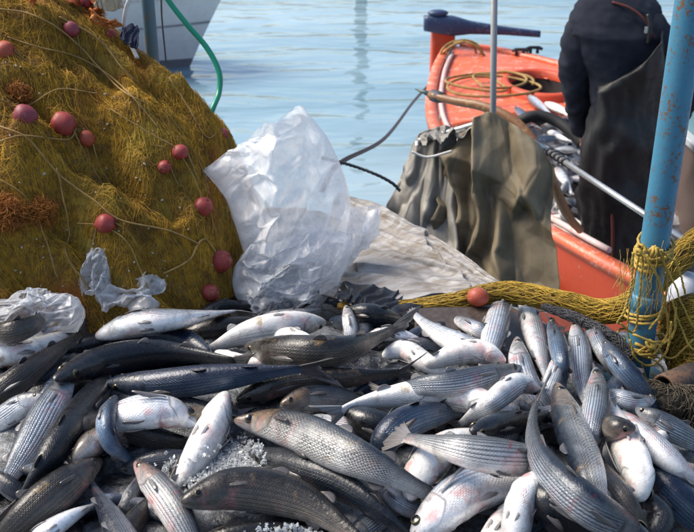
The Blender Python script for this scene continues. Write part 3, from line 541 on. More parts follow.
FL = [
 ([(452, 318), (470, 326), (490, 336), (512, 350)], 18, 60, 'stripe', 'slim striped fish against the wet brown board'),
 ([(365, 338), (390, 334), (415, 340), (440, 350)], 19, 130, 'silver', 'slim silver fish between the tarpaulin edge and the curled white belly'),
 ([(470, 372), (445, 386), (420, 404), (396, 424)], 24, -60, 'silver', 'silver fish mostly under the dark headed silver one'),
 ([(500, 392), (510, 410), (508, 430), (498, 456)], 26, 120, 'stripe', 'striped fish standing on end left of the tall tail fin'),
 ([(560, 352), (556, 372), (548, 392), (536, 418)], 22, 70, 'silver', 'silver fish in the crowd below the bright upright one'),
 ([(588, 318), (596, 336), (606, 356), (618, 380)], 20, 60, 'stripe', 'thin striped fish just left of the dark blue sloping one'),
 ([(620, 372), (612, 392), (606, 412), (600, 440)], 24, -60, 'blue', 'blue grey fish behind the olive head'),
 ([(655, 398), (640, 402), (620, 398), (596, 392)], 20, -70, 'stripe', 'small striped fish level below the roped pole foot'),
 ([(668, 430), (650, 452), (640, 478), (628, 510)], 26, 100, 'silver', 'silver fish crossing under the long pale striped one'),
 ([(700, 470), (672, 470), (645, 462), (615, 455)], 26, -120, 'white', 'white belly showing between the long pale fish and the oval one'),
 ([(300, 300), (315, 296), (328, 298), (345, 306)], 14, 40, 'blue', 'tiny blue grey fish at the foot of the clear bag'),
 ([(400, 352), (412, 346), (428, 346), (450, 352)], 17, 30, 'stripe', 'small striped fish behind the curled white belly'),
 ([(455, 470), (470, 462), (490, 462), (520, 470)], 24, 60, 'stripe', 'striped fish under the one with the red gash'),
 ([(556, 520), (540, 500), (530, 480), (522, 450)], 26, 90, 'blue', 'blue fish deep between the bottom right dark ones'),
 ([(378, 480), (392, 496), (410, 508), (440, 520)], 22, 60, 'silver', 'silver fish under the dark tail fork of the scaly one'),
 ([(30, 372), (10, 378), (-10, 390), (-40, 400)], 20, -100, 'silver', 'silver sliver at the left edge under the long brown fish'),
 ([(84, 448), (64, 452), (44, 466), (20, 490)], 24, -110, 'silver', 'pale flank peeping left of the broad brown fish'),
 ([(215, 352), (235, 360), (260, 364), (292, 362)], 18, 160, 'white', 'white sliver between the upper black fish and the blunt headed one'),
 # far rows -------------------------------------------------
 ([(342, 312), (372, 314), (402, 324), (420, 332)], 21, 20, 'dark', 'small black fish with its blunt head by the torn edge of the tarpaulin'),
 ([(330, 300), (338, 290), (349, 276), (356, 268)], 19, 40, 'stripe', 'small grey striped fish standing on end against the plastic bag'),
 ([(346, 306), (350, 322), (352, 335), (345, 352)], 18, 70, 'silver', 'small silvery fish slanting behind the tail of the brown blunt-headed fish'),
 ([(246, 340), (262, 322), (300, 312), (332, 306)], 18, 110, 'red', 'slim pinkish fish lying right under the big clear bag'),
 ([(196, 316), (222, 306), (250, 306), (262, 300)], 14, 20, 'dark', 'narrow dark fish behind the white striped one'),
 ([(500, 352), (465, 346), (430, 328), (402, 302)], 25, -70, 'silver', 'lilac silver fish with forked tail raised towards the tarpaulin'),
 ([(511, 286), (502, 306), (496, 328), (489, 352)], 28, 80, 'silver', 'blue and silver striped fish below the red float, left of the two upright pale fish'),
 ([(526, 288), (530, 318), (538, 348), (549, 386)], 27, 120, 'silver', 'bright white upright fish with its snout touching the yellow net'),
 ([(551, 318), (557, 340), (562, 365), (566, 392)], 20, 50, 'blue', 'thin blue grey fish squeezed right of the bright upright fish'),
 ([(575, 322), (580, 350), (582, 380), (588, 405)], 26, 60, 'stripe', 'pale striped upright fish below the black rim of the net'),
 ([(604, 340), (618, 362), (640, 388), (664, 420)], 25, 40, 'blue', 'dark blue striped fish sloping down towards the roped pole base'),
 ([(382, 356), (404, 350), (425, 362), (446, 372)], 27, 140, 'white', 'short white bellied fish curled behind the dark headed silver fish'),
 ([(506, 362), (480, 352), (455, 354), (430, 364)], 26, 150, 'white', 'cream fish with a brown stain above the dark headed silver fish'),
 ([(517, 338), (520, 360), (527, 385), (545, 412)], 30, 70, 'silver', 'pale blue fish under the bright upright fish, heading into the heap'),
 ([(325, 352), (300, 342), (290, 338), (270, 340)], 22, 160, 'white', 'small white fish showing only its belly between the two dark ones'),
 # left field
 ([(-25, 362), (8, 353), (50, 345), (92, 326)], 34, 150, 'white', 'white bellied fish at the left edge below the clear plastic sheet'),
 ([(-30, 333), (10, 332), (40, 322), (78, 306)], 24, 30, 'brown', 'dim grey fish showing through the clear plastic at far left'),
 ([(-28, 410), (10, 385), (50, 356), (98, 322)], 27, 30, 'brown', 'long dark brown fish slanting up from the left edge'),
 ([(35, 405), (62, 382), (92, 358), (124, 336)], 24, 50, 'blue', 'slim blue striped fish between the long brown one and the black one'),
 ([(46, 396), (24, 404), (0, 420), (-30, 442)], 28, -80, 'stripe', 'pale blue striped fish cut by the left edge, its rounded end towards the middle'),
 ([(72, 375), (50, 408), (28, 448), (0, 492)], 38, -60, 'stripe', 'brown and blue striped fish slanting down to the left with a blue tail'),
 ([(112, 372), (88, 404), (58, 446), (8, 520)], 36, -10, 'dark', 'long black fish slanting down to the left edge beside the striped one'),
 ([(210, 352), (180, 338), (150, 336), (110, 344)], 24, 10, 'blue', 'dark blue back showing between the white striped fish and the longest black one'),
 ([(96, 337), (135, 324), (185, 318), (253, 308)], 31, 125, 'stripe', 'white striped fish with a dark mouth lying across the back left of the heap'),
 ([(325, 322), (290, 326), (240, 336), (200, 356)], 32, 150, 'white', 'white bellied fish in the back middle with a pink stained throat'),
 ([(54, 380), (100, 362), (170, 353), (262, 366)], 33, 5, 'dark', 'long blue black fish, upper one of the two parallel ones at left'),
 # middle left
 ([(280, 405), (310, 398), (350, 402), (392, 410)], 30, 60, 'scale', 'scaly fish half hidden behind the brown gilled scaly one'),
 ([(236, 400), (290, 382), (350, 378), (424, 370)], 28, 20, 'brown', 'grey brown fish with a dark snout lying level in the middle'),
 ([(246, 346), (290, 352), (345, 350), (412, 322)], 36, 10, 'brown', 'thick dark brown fish with a blunt rounded head in the back middle'),
 ([(105, 383), (160, 384), (235, 376), (330, 366)], 33, 8, 'blue', 'long blue black fish, lower one of the two parallel ones at left'),
 ([(72, 462), (100, 440), (140, 436), (190, 450)], 34, 140, 'brown', 'dull fish with pinkish belly between the small bowed fish and the dark ones'),
 ([(60, 432), (110, 424), (170, 442), (240, 450)], 30, 30, 'brown', 'dim grey fish low in the gap under the snubnosed white head'),
 ([(196, 424), (170, 412), (140, 412), (108, 420)], 40, -105, 'silver', 'short pale fish whose whole head with eye faces right in the left middle'),
 ([(116, 396), (106, 420), (112, 445), (140, 466)], 23, 50, 'blue', 'small blue fish bent like a bow in front of the short pale head'),
 ([(92, 565), (84, 535), (88, 512), (62, 540)], 10, 0, 'dark', None),
 ([(100, 460), (66, 484), (30, 515), (-10, 556)], 44, -50, 'brown', 'broad brown scaly fish filling the lower left corner'),
 ([(20, 556), (50, 530), (80, 512), (110, 500)], 26, 140, 'silver', 'pale fish peeping out beneath the broad brown one at the bottom edge'),
 ([(150, 585), (128, 548), (112, 518), (92, 484)], 34, 30, 'stripe', 'striped fish at the bottom left with its blue forked tail up'),
 ([(136, 462), (154, 482), (176, 512), (206, 570)], 37, 60, 'red', 'fish with open eye and pink flank heading up to the left at the bottom'),
 # middle
 ([(226, 392), (212, 430), (192, 468), (160, 520)], 38, 165, 'white', 'clean creamy white fish belly up, slanting, left of the scaly one'),
 ([(342, 408), (372, 424), (400, 432), (430, 440)], 34, 20, 'dark', 'black scaly back between the white spotted fish and the brown gilled one'),
 ([(180, 502), (240, 488), (310, 505), (380, 560)], 50, 60, 'brown', 'thick brown fish along the bottom edge below the ice'),
 ([(250, 452), (300, 468), (355, 492), (430, 556)], 37, 15, 'dark', 'smooth blue black fish with bits of ice on its back, below the scaly one'),
 ([(320, 424), (365, 402), (440, 394), (512, 412)][::-1], 33, 155, 'white', 'long white bellied fish with brown stains across the middle'),
 ([(372, 462), (388, 436), (412, 420), (450, 412)], 34, 35, 'blue', 'blue grey fish whose back shows behind the big forked tail'),
 ([(408, 500), (424, 468), (446, 448), (480, 440)], 40, 160, 'white', 'cream fish belly below the big forked tail'),
 ([(470, 432), (500, 424), (530, 420), (560, 410)], 24, 10, 'dark', 'dark back just behind the fish with the red gash'),
 ([(521, 367), (462, 382), (415, 387), (362, 396)], 28, -50, 'stripe', 'silver striped fish with a dark scaly head pointing right in the middle'),
 ([(234, 420), (290, 428), (350, 455), (458, 508)], 46, 62, 'scale', 'big scaly fish with orange brown gills and a dark forked tail in the front middle'),
 ([(528, 500), (508, 520), (492, 545), (480, 575)], 36, 160, 'white', 'white fish belly at the bottom edge right of the pink throated one'),
 ([(412, 538), (440, 512), (472, 490), (530, 478)], 50, 110, 'silver', 'silver fish with pink throat and dark eye at the bottom middle'),
 ([(560, 462), (510, 458), (450, 448), (384, 432)], 40, -70, 'red', 'striped fish with a red gash and a wide forked tail spread to the left'),
 # right
 ([(636, 408), (665, 425), (695, 442), (730, 462)], 27, 50, 'stripe', 'brown striped fish at the right edge above the long pale one'),
 ([(648, 462), (668, 488), (692, 512), (725, 545)], 38, 10, 'blue', 'dark blue fish running off the lower right corner'),
 ([(612, 410), (644, 438), (680, 468), (730, 505)], 34, 120, 'silver', 'long pale striped fish running off the right edge'),
 ([(612, 555), (626, 530), (632, 500), (600, 470)][::-1], 30, 30, 'dark', 'dull dark fish low between the white oval one and the twisted striped one'),
 ([(618, 570), (640, 545), (660, 520), (645, 490)][::-1], 34, 40, 'dark', 'dark striped fish at the bottom edge under the white oval one'),
 ([(641, 502), (636, 470), (622, 440), (604, 400)], 35, 175, 'white', 'oval white fish belly on the right beside the olive head'),
 ([(636, 428), (606, 428), (575, 432), (520, 440)], 30, -30, 'brown', 'olive brown head poking out to the right of the bright scaly fish'),
 ([(580, 450), (602, 478), (622, 502), (650, 540)], 33, 60, 'brown', 'brown fish with a pink mark beneath the bright scaly one'),
 ([(596, 368), (598, 388), (596, 410), (590, 440)], 30, 60, 'stripe', 'light striped fish upright under the pale striped upright one'),
 ([(540, 472), (522, 500), (514, 540), (505, 575)], 36, 160, 'silver', 'pale blue fish standing on end at the bottom edge'),
 ([(518, 482), (548, 502), (580, 530), (620, 575)], 46, 15, 'dark', 'thick black fish with a blood smear at the bottom right'),
 ([(650, 540), (592, 508), (548, 470), (532, 432), (540, 376)], 38, -25, 'stripe', 'long dark striped fish curving up with a tall tail fin at right'),
 ([(556, 384), (570, 425), (588, 470), (604, 520)], 42, -68, 'scale', 'bright scaly fish lying head up with a long side fin at right'),
 ([(540, 392), (520, 384), (505, 392), (492, 402)], 26, 150, 'silver', 'blue silver fish between the dark scaly head and the upright tail fin'),
]
DIP = {'clean creamy white fish belly up': (0, .09), 'silver fish with pink throat and dark eye at the bottom middle': (-.01, .02), 'dim grey fish low in the gap under the snubnosed white head': (.05, .05), 'dull fish with pinkish belly between the small bowed fish and the dark ones': (.04, .04), 'short pale fish whose whole head with eye faces right in the left middle': (-.02, .13), 'oval white fish belly on the right beside the olive head': (0, .06), 'olive brown head poking out to the right of the bright scaly fish': (-.01, .05),
  'cream fish belly below the big forked tail': (0, .03), 'blue grey fish whose back shows behind the big forked tail': (.0, .04), 'light striped fish upright under the pale striped upright one': (0, .04), 'pale blue fish under the bright upright fish': (0, .05), 'small silvery fish slanting behind the tail of the brown blunt-headed fish': (.0, .03)}
for p, w_, roll, st, lab in FL:
    if lab is None: continue
    make_fish(p, w_, roll, st, lab, 'fish in the heap', ghost=lab.startswith(('silver fish mostly under the dark headed', 'silver sliver at the left', 'pale flank peeping left', 'dull dark fish low between')), tailk=1.45 if 'red gash and' in lab else 1., dip=DIP.get(lab.split(',')[0], (0, 0)), sink=.75 if lab.startswith(('dim grey fish low', 'dull fish')) else .35)
# ice between the fish
def ice():
    n = NT('ice'); n.P(Base_Color=(.88, .91, .93), Roughness=.12, IOR=1.31); n.b.inputs['Transmission Weight'].default_value = .75
    m = MB()
    spots_ = [((248, 470), 34, 20, 6000), ((205, 490), 18, 14, 700), ((300, 532), 36, 7, 500), ((170, 470), 14, 10, 300)]
    for (a, b), sx_, sy_, k in spots_:
        for _ in range(k):
            px_, py_ = a + rng.normal() * sx_ * .55, b + rng.normal() * sy_ * .55; p = atz(px_, py_, 1.52)
            i, j = int((p[0] - HX0) / HS), int((p[1] - HY0) / HS); z = HM[min(max(i, 0), NX - 1), min(max(j, 0), NY - 1)]
            if z > 1.515 + .02 * rng.random(): continue
            p = atz(px_, py_, z + .004); s = rng.uniform(.0010, .0038); q = rng.normal(size=(3, 3)); q, _r = np.linalg.qr(q)
            bv = np.array([[x_, y_, z_] for x_ in (-1, 1) for y_ in (-1, 1) for z_ in (-1, 1)], float) * (1 + rng.uniform(-.55, .25, (8, 1))) * [s, s * .8, s * .6]; m.add(bv @ q.T + p + [0, 0, rng.uniform(-.004, .005)], [[0, 1, 3, 2], [4, 6, 7, 5], [0, 4, 5, 1], [2, 3, 7, 6], [0, 2, 6, 4], [1, 5, 7, 3]])
    tag(m.build('crushed_ice', n.m, smooth=False), 'crushed white ice lying in the gaps between the front fish', 'ice', kind='stuff')
ice()
# ============================================================ NET HEAP
def net_mat(name, base, dark, orange=0.):
    n = NT(name); g = n.geo(); p = g.outputs['Position']
    a = n.noise(p, 5., 4., .6); b = n.noise(p, 60., 4.)
    r = g.outputs['Random Per Island']
    c = n.mix(n.ramp(b, [(.3, 0.), (.7, 1.)]), dark, base); c = n.mix(n.math('MULTIPLY', r, .5), c, tuple(x * 1.5 for x in base))
    if orange: c = n.mix(n.math('MULTIPLY', n.ramp(n.noise(p, 3.2, 3.), [(.54, 0.), (.66, 1.)]), orange), c, (.36, .11, .02))
    if orange: c = n.mix(n.ramp(n.noise(p, 11., 4., .7), [(.52, 0.), (.64, .65)]), c, (.13, .055, .012)); c = n.mix(n.ramp(n.noise(p, 7., 4., .7, .5), [(.55, 0.), (.66, .6)]), c, (.50, .36, .05))
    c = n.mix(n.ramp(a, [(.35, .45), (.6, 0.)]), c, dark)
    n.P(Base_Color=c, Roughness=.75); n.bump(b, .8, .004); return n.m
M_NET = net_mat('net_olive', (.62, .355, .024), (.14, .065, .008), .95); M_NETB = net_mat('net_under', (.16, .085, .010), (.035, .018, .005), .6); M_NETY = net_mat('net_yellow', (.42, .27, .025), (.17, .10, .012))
M_TWINE = mat_cloth('twine', (.34, .22, .07), (.20, .12, .035), .8, 30)
def M_FLOATF(name, c, d): return mat_paint(name, c, .5, wear=d, wear_amt=.35, scale=20, dirt=(.12, .05, .03))
M_FLOAT = M_FLOATF('float_red', (.30, .035, .03), (.34, .11, .07)); M_FLOATO = M_FLOATF('float_orange', (.34, .055, .025), (.32, .11, .06)); M_FLOATP = M_FLOATF('float_plum', (.22, .03, .045), (.28, .08, .08))
_sil = [(-400, -75), (-150, -60), (0, -45), (60, -18), (90, 8), (110, 28), (130, 46), (148, 52), (166, 60), (184, 76), (200, 92), (212, 108), (222, 128), (230, 152), (237, 180), (245, 212), (251, 250), (256, 285), (262, 330)]
_q = np.array([at(a, b, 2.74) for a, b in _sil]); tx, tz = _q[:, 0], _q[:, 2] - .012
def HN0(x, y):
    top = np.interp(x, tx, tz); yc = 2.80 + .05 * np.sin(x * 3); q = np.where(y < yc, (yc - y) / (.74 + .06 * np.sin(x * 5 + 1)), (y - yc) / .5)
    S = np.clip(1 - q ** 2.0, 0, 1) ** .72
    return 1.30 + (top - 1.30) * S
RIDGE = [[(0, 15), (60, 20), (110, 60), (150, 105), (185, 150), (215, 190)], [(0, 140), (35, 150), (60, 175), (95, 205), (125, 222), (180, 235), (225, 250)], [(30, 100), (80, 105), (120, 120), (160, 150), (200, 185)], [(60, 60), (100, 85), (150, 130)], [(140, 65), (175, 85), (205, 120), (222, 160), (235, 200)],
    [(40, 165), (50, 195), (62, 240), (75, 290)], [(90, 225), (130, 245), (170, 285)], [(130, 180), (165, 215), (210, 245)], [(0, 45), (50, 60), (90, 90)], [(0, 180), (22, 195), (30, 240), (30, 300)], [(78, 128), (76, 142), (40, 148), (10, 132)], [(100, 150), (140, 170), (200, 215)], [(120, 250), (125, 280), (120, 300)]]
def base_hit(px, py):
    Y = np.linspace(1.95, 3.0, 400); P = at(px, py, 1.)[None] * 0 + CP + ray(px, py)[None] * (Y / ray(px, py)[1])[:, None]; k = np.nonzero(P[:, 2] < HN0(P[:, 0], P[:, 1]))[0]
    return P[k[0]][:2] if len(k) else P[-1][:2]
HOLES = [(base_hit(*q), a_, b_, c_) for q, a_, b_, c_ in (((62, 150), .045, .03, .11), ((28, 258), .07, .035, .12), ((150, 88), .04, .03, .06), ((232, 250), .03, .05, .08), ((108, 172), .06, .03, .06), ((60, 212), .05, .03, .08), ((165, 205), .05, .03, .06), ((20, 82), .06, .03, .07), ((180, 285), .06, .03, .07))]
RW = [spline([base_hit(*q) for q in r], 40) for r in RIDGE]
def HNf(x, y):
    p = np.stack([x, y, 0 * x], -1); h = HN0(x, y); k = sm(1.32, 1.5, h)
    a = x * .78 + y * -.10; b = x * .55 + y * 1.05
    wv = np.stack([a * 1.6, b * 5.2, 0 * x], -1) + .4 * np.stack([fbm(p, 3, 5), fbm(p, 3, 9), 0 * x], -1)
    f = ridged(wv, 1., 11, 3) * .035 + fbm(p, 4, 21, 2) * .035 + ridged(wv * 3.3, 1., 31, 2) * .012
    for i, r in enumerate(RW):
        d = np.full(x.shape, 9.); tp = np.zeros(x.shape)
        for qi, q in enumerate(r):
            dq = (x - q[0]) ** 2 + ((y - q[1]) * .9) ** 2; tp = np.where(dq < d, math.sin(qi / 39 * math.pi) ** .7, tp); d = np.minimum(d, dq)
        d = np.sqrt(d); f = f + tp * .048 * (np.exp(-(d / .03) ** 2) - .5 * np.exp(-((d - .07) / .03) ** 2))
    hol = 0
    for (cx_, cy_), rx_, ry_, dp_ in HOLES: hol = hol + dp_ * np.exp(-(((x - cx_) / rx_) ** 2 + ((y - cy_) / ry_) ** 2))
    return h + (f - .05 - hol) * k
NGX, NGY = np.linspace(-2.2, -.1, 421), np.linspace(1.8, 3.5, 341)
NG = HNf(*np.meshgrid(NGX, NGY, indexing='ij'))
def HN(x, y):
    i = np.clip((x + 2.2) / .005, 0, 419.99); j = np.clip((y - 1.8) / .005, 0, 339.99); a = i.astype(int); b = j.astype(int); f, g = i - a, j - b
    return NG[a, b] * (1 - f) * (1 - g) + NG[a + 1, b] * f * (1 - g) + NG[a, b + 1] * (1 - f) * g + NG[a + 1, b + 1] * f * g
def net_heap():
    root = empty('net_heap', (-1.0, 2.5, DZ), 'big heap of mustard brown fishing net with red floats filling the upper left', 'fishing net')
    X, Yn = np.meshgrid(np.linspace(-2.1, -.15, 260), np.linspace(1.95, 3.3, 150), indexing='ij'); Z = HN(X, Yn)
    Z = Z + ridged(np.stack([X * 22, Yn * 60, Z * 40], -1), 1., 77, 2) * .005 * sm(1.34, 1.45, Z)
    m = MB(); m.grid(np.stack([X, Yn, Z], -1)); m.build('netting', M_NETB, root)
    # thousands of thin strands following the folds: vectorised walk
    K, S = 42000, 11
    x = rng.uniform(-1.5, -.2, K); y = rng.uniform(2.02, 3.05, K); ang = rng.normal(-.55, .6, K); k2 = rng.random(K) < .25; ang[k2] = rng.uniform(-3.1, 3.1, k2.sum())
    off = rng.uniform(-.001, .009, K) + .012 * (rng.random(K) < .08); step = rng.uniform(.008, .022, K); XS = []
    for s in range(S):
        z = HN(x, y) + off + .003 * np.sin(s * 1.7 + ang * 9); XS.append(np.stack([x, y, z], -1))
        p = np.stack([x, y, 0 * x], -1); ang = ang + .8 * fbm(p, 9, 41, 2) + rng.normal(0, .30, K)
        h0 = HN0(x, y); gy_ = (HN0(x, y + .01) - h0) / .01; gx_ = (HN0(x + .01, y) - h0) / .01; dx_ = np.cos(ang) / np.sqrt(1 + gx_ ** 2); dy_ = np.sin(ang) / np.sqrt(1 + gy_ ** 2); sl = 1.
        x = x + dx_ * step; y = y + dy_ * step
    A = np.array(XS)  # S,K,3
    ok = (A[..., 2].min(0) > 1.36)
    A = A[:, ok]; K = A.shape[1]; rad = rng.uniform(.0003, .0008, K)
    d = np.gradient(A, axis=0); d /= np.linalg.norm(d, axis=2, keepdims=True) + 1e-9; ref = np.array([.2, -.6, .75]); n1 = np.cross(d, ref); n1 /= np.linalg.norm(n1, axis=2, keepdims=True) + 1e-9; n2 = np.cross(d, n1)
    V = np.stack([A + rad[None, :, None] * (math.cos(t) * n1 + math.sin(t) * n2) for t in (0, 2.094, 4.189)], 2)      # S,K,3,3
    V = V.transpose(1, 0, 2, 3).reshape(-1, 3); kk, ss, tt = np.meshgrid(np.arange(K), np.arange(S - 1), np.arange(3), indexing='ij'); b = kk * S * 3 + ss * 3; t2 = (tt + 1) % 3
    F = np.stack([b + tt, b + t2, b + 3 + t2, b + 3 + tt], -1).reshape(-1, 4)
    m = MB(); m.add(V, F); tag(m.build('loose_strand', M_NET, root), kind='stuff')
    # head ropes of the net: thick pale cords
    def surf(px, py):
        Y = np.linspace(1.95, 3.0, 420); P = CP + ray(px, py)[None] * (Y / ray(px, py)[1])[:, None]; k = np.nonzero(P[:, 2] < HN(P[:, 0], P[:, 1]))[0]
        return P[k[0]] if len(k) else at(px, py, 2.8)
    ropes = [([(0, 102), (30, 108), (60, 92), (98, 96)], 2.2), ([(20, 112), (45, 95), (62, 96), (98, 102)], 1.5), ([(0, 12), (35, 18), (72, 40), (120, 90), (148, 106)], 2.6), ([(62, 20), (100, 42), (125, 72), (140, 85)], 2.5), ([(0, 128), (30, 140), (60, 175), (100, 205), (122, 222), (170, 232), (200, 245)], 2.6), ([(10, 40), (40, 50), (80, 60), (120, 85), (160, 130)], 2.4), ([(75, 35), (92, 58), (105, 70)], 1.6),
             ([(110, 110), (150, 135), (178, 152), (200, 190), (204, 208)], 2.0), ([(170, 80), (190, 110), (208, 140), (220, 132)], 1.8), ([(60, 170), (66, 200), (72, 235), (68, 255), (92, 290)], 2.4), ([(80, 225), (105, 228), (130, 245), (150, 290)], 1.8), ([(0, 145), (25, 138), (70, 142), (78, 130)], 2.4), ([(20, 228), (45, 230), (60, 220)], 2.), ([(150, 95), (180, 130), (205, 175), (215, 235)], 1.7), ([(130, 160), (160, 200), (195, 262)], 2.), ([(165, 275), (190, 262), (205, 240), (222, 262)], 3.), ([(40, 150), (80, 168), (140, 190), (190, 240)], 1.8), ([(0, 180), (30, 200), (48, 240), (60, 280)], 2.)]
    for pts, wpx in [q for i, q in enumerate(ropes) if i not in (1, 6, 12, 14, 16)]:
        q = spline(pts, 40); P = np.array([surf(a + rng.normal() * .5, b) for a, b in q]); P[:, 1] -= .018; P[:, 2] += .012
        for _ in range(2): P[1:-1] = (P[:-2] + P[1:-1] * 2 + P[2:]) / 4
        m = MB(); m.tube(P, wpx / 2 / FPX * 1.7, 6); m.build('cord', M_TWINE, root)
    fl = [((6, 52), 19, M_FLOATO), ((27, 116), 19, M_FLOATP), ((65, 124), 20, M_FLOAT), ((73, 30), 14, M_FLOATP), ((112, 36), 12, M_FLOAT), ((181, 152), 14, M_FLOAT), ((165, 167), 12, M_FLOAT), ((107, 223), 17, M_FLOAT), ((203, 207), 18, M_FLOAT), ((220, 261), 22, M_FLOAT), ((88, 139), 14, M_FLOATO), ((223, 134), 12, M_FLOAT), ((210, 292), 16, M_FLOAT), ((88, 2), 12, M_FLOATP)]
    for k, ((a, b), s, mt) in enumerate(fl):
        p = surf(a, b); r = s / 2 / FPX * 2.8; f = MB(); th = np.linspace(0, math.pi, 15); an = rng.uniform(-.9, .9); ax = np.array([math.cos(an), -.1, math.sin(an)]); ax /= np.linalg.norm(ax)
        e1 = np.cross(ax, [0, 1, 0]); e1 /= np.linalg.norm(e1); e2 = np.cross(ax, e1); ph = np.arange(18) / 18 * 2 * math.pi
        G = np.array([[p + [0, -.012, .004] + ax * r * 1.12 * math.cos(t) * (1 - .22 * math.exp(-(math.sin(t) / .25) ** 2)) + r * max(math.sin(t), .16 if 0 < i < 14 else .14) * (math.cos(q) * e1 + math.sin(q) * e2) for q in ph] for i, t in enumerate(th)])
        G = G + (noise((G - p) * 60 + k * 5, 1., k) * r * .07)[..., None] * (G - p) / r
        f.grid(G, True); f.build('float', mt, root)
        qq = ax * r * 1.12
        for sg in (-1, 1):
            g = MB(); e_ = p + qq * sg + [0, -.010, .004]; w_ = [e_ - qq * sg * .2]
            for u_ in range(1, 7):
                x_ = e_[0] + sg * ax[0] * r * u_ * .8 + .004 * math.sin(u_ * 2. + k); y_ = min(e_[1], e_[1] + .01 * u_ * sg * ax[2]); w_.append(np.array([x_, y_ , HN(np.array([x_]), np.array([y_]))[0] + .006]))
            g.tube(spline(w_[:4], 20), .0022, 6)
            g.build('cord', M_TWINE, root)
    m = MB()
    for k in range(110):
        a_ = rng.uniform(0, 215); b_ = rng.uniform(40, 290); b_ = max(b_, 62 + a_ * .32 + (max(0, a_ - 160) * 1.1)); p = surf(a_, b_); q, _ = np.linalg.qr(rng.normal(size=(3, 3))); m.ball(p + [0, -.006, .006], np.array([.006, .004, .0025]) * rng.uniform(.25, .9), 6, 4, 0, .4, q, k)
    tag(m.build('debris', simple('debris_pale', (.40, .36, .27), .6), root), kind='stuff')
    # frayed orange tufts
    for a, b, s in ((10, 212, 26), (42, 212, 20), (20, 95, 16), (95, 12, 12)):
        p = surf(a, b); m = MB(); r = s / 2 / FPX * 2.8
        for _ in range(420):
            d0 = rng.normal(size=3); d0 /= np.linalg.norm(d0); d0[1] = -abs(d0[1]); st_ = p + d0 * r * .4; P = [st_ + d0 * r * t + rng.normal(size=3) * .004 for t in (0, .25, .5, .75, 1.)]; P = [P[0]] + [q + rng.normal(size=3) * .007 for q in P[1:]]; m.tube(spline(P, 9), .0006, 3, caps=False)
        tag(m.build('frayed_tuft', net_mat('tuft_orange', (.46, .17, .025), (.20, .07, .012)), root), kind='stuff')
    return surf
SURF = net_heap()

# ------------------------------------------------------------ roll of yellow net along the deck edge
def net_roll(name, pts, rads, label, K=1500, mat=None, cat='fishing net', mat2=None):
    P = spline(pts, 80); R = np.interp(np.linspace(0, 1, 80), np.linspace(0, 1, len(rads)), rads)
    r = empty(name, P[0], label, cat)
    core = MB(); core.tube(P, R * .8, 12); core.build('netting', M_NETB if mat is None else mat, r)
    T = np.gradient(P, axis=0); T /= np.linalg.norm(T, axis=1, keepdims=True); n1 = np.cross(T, [0, 0, 1.]); n1 /= np.linalg.norm(n1, axis=1, keepdims=True); n2 = np.cross(T, n1)
    m = MB()
    for k in range(K):
        s0 = rng.uniform(0, .96); ln = rng.uniform(.03, .16); a0 = rng.uniform(0, 6.28); tw = rng.normal() * 1.2; u = np.linspace(s0, min(1, s0 + ln), 8) * 79; i = np.minimum(u.astype(int), 78); f = (u - i)[:, None]
        g = lambda A: A[i] * (1 - f) + A[i + 1] * f
        a = a0 + tw * np.linspace(0, 1, 8) + rng.normal(size=8) * .08; rr = g(R[:, None]) * rng.uniform(.75, 1.18)
        m.tube(g(P) + rr * (np.cos(a)[:, None] * g(n1) + np.sin(a)[:, None] * g(n2)), rng.uniform(.0007, .0014), 3, caps=False)
    tag(m.build('loose_strand', mat2 or M_NETY, r), kind='stuff')
    return r
rl = net_roll('yellow_net', [at(338, 306, 2.24), at(400, 308, 2.20), at(455, 302, 2.17), at(505, 292, 2.18), at(560, 302, 2.12), at(600, 312, 2.08), at(635, 302, 2.04), at(668, 268, 2.09), at(700, 242, 2.2), at(730, 225, 2.3)], [.010, .016, .02, .024, .026, .028, .026, .03, .034, .012], 'yellow rolled net running along the deck edge to the blue pole')
f = MB(); f.ball(at(478, 297, 2.13), (.028, .026, .024), 18, 12); f.build('float', M_FLOATO, rl)
net_roll('mesh_net', [at(542, 306, 2.1), at(575, 318, 2.05), at(610, 335, 1.98), at(632, 356, 1.93)], [.008, .012, .012, .010], 'black mesh rim beside the yellow roll, above the upright fish', 700, simple('mesh_black', (.02, .02, .022), .5), mat2=simple('mesh_strand', (.05, .05, .055), .5))
net_roll('net_bundle', [at(676, 300, 2.1), at(690, 330, 2.05), at(700, 370, 1.95), at(705, 420, 1.85)], [.055, .07, .06, .05], 'dull yellow net hanging at the right edge behind the pole', 2200, mat2=net_mat('net_dull', (.34, .22, .02), (.12, .07, .01)))
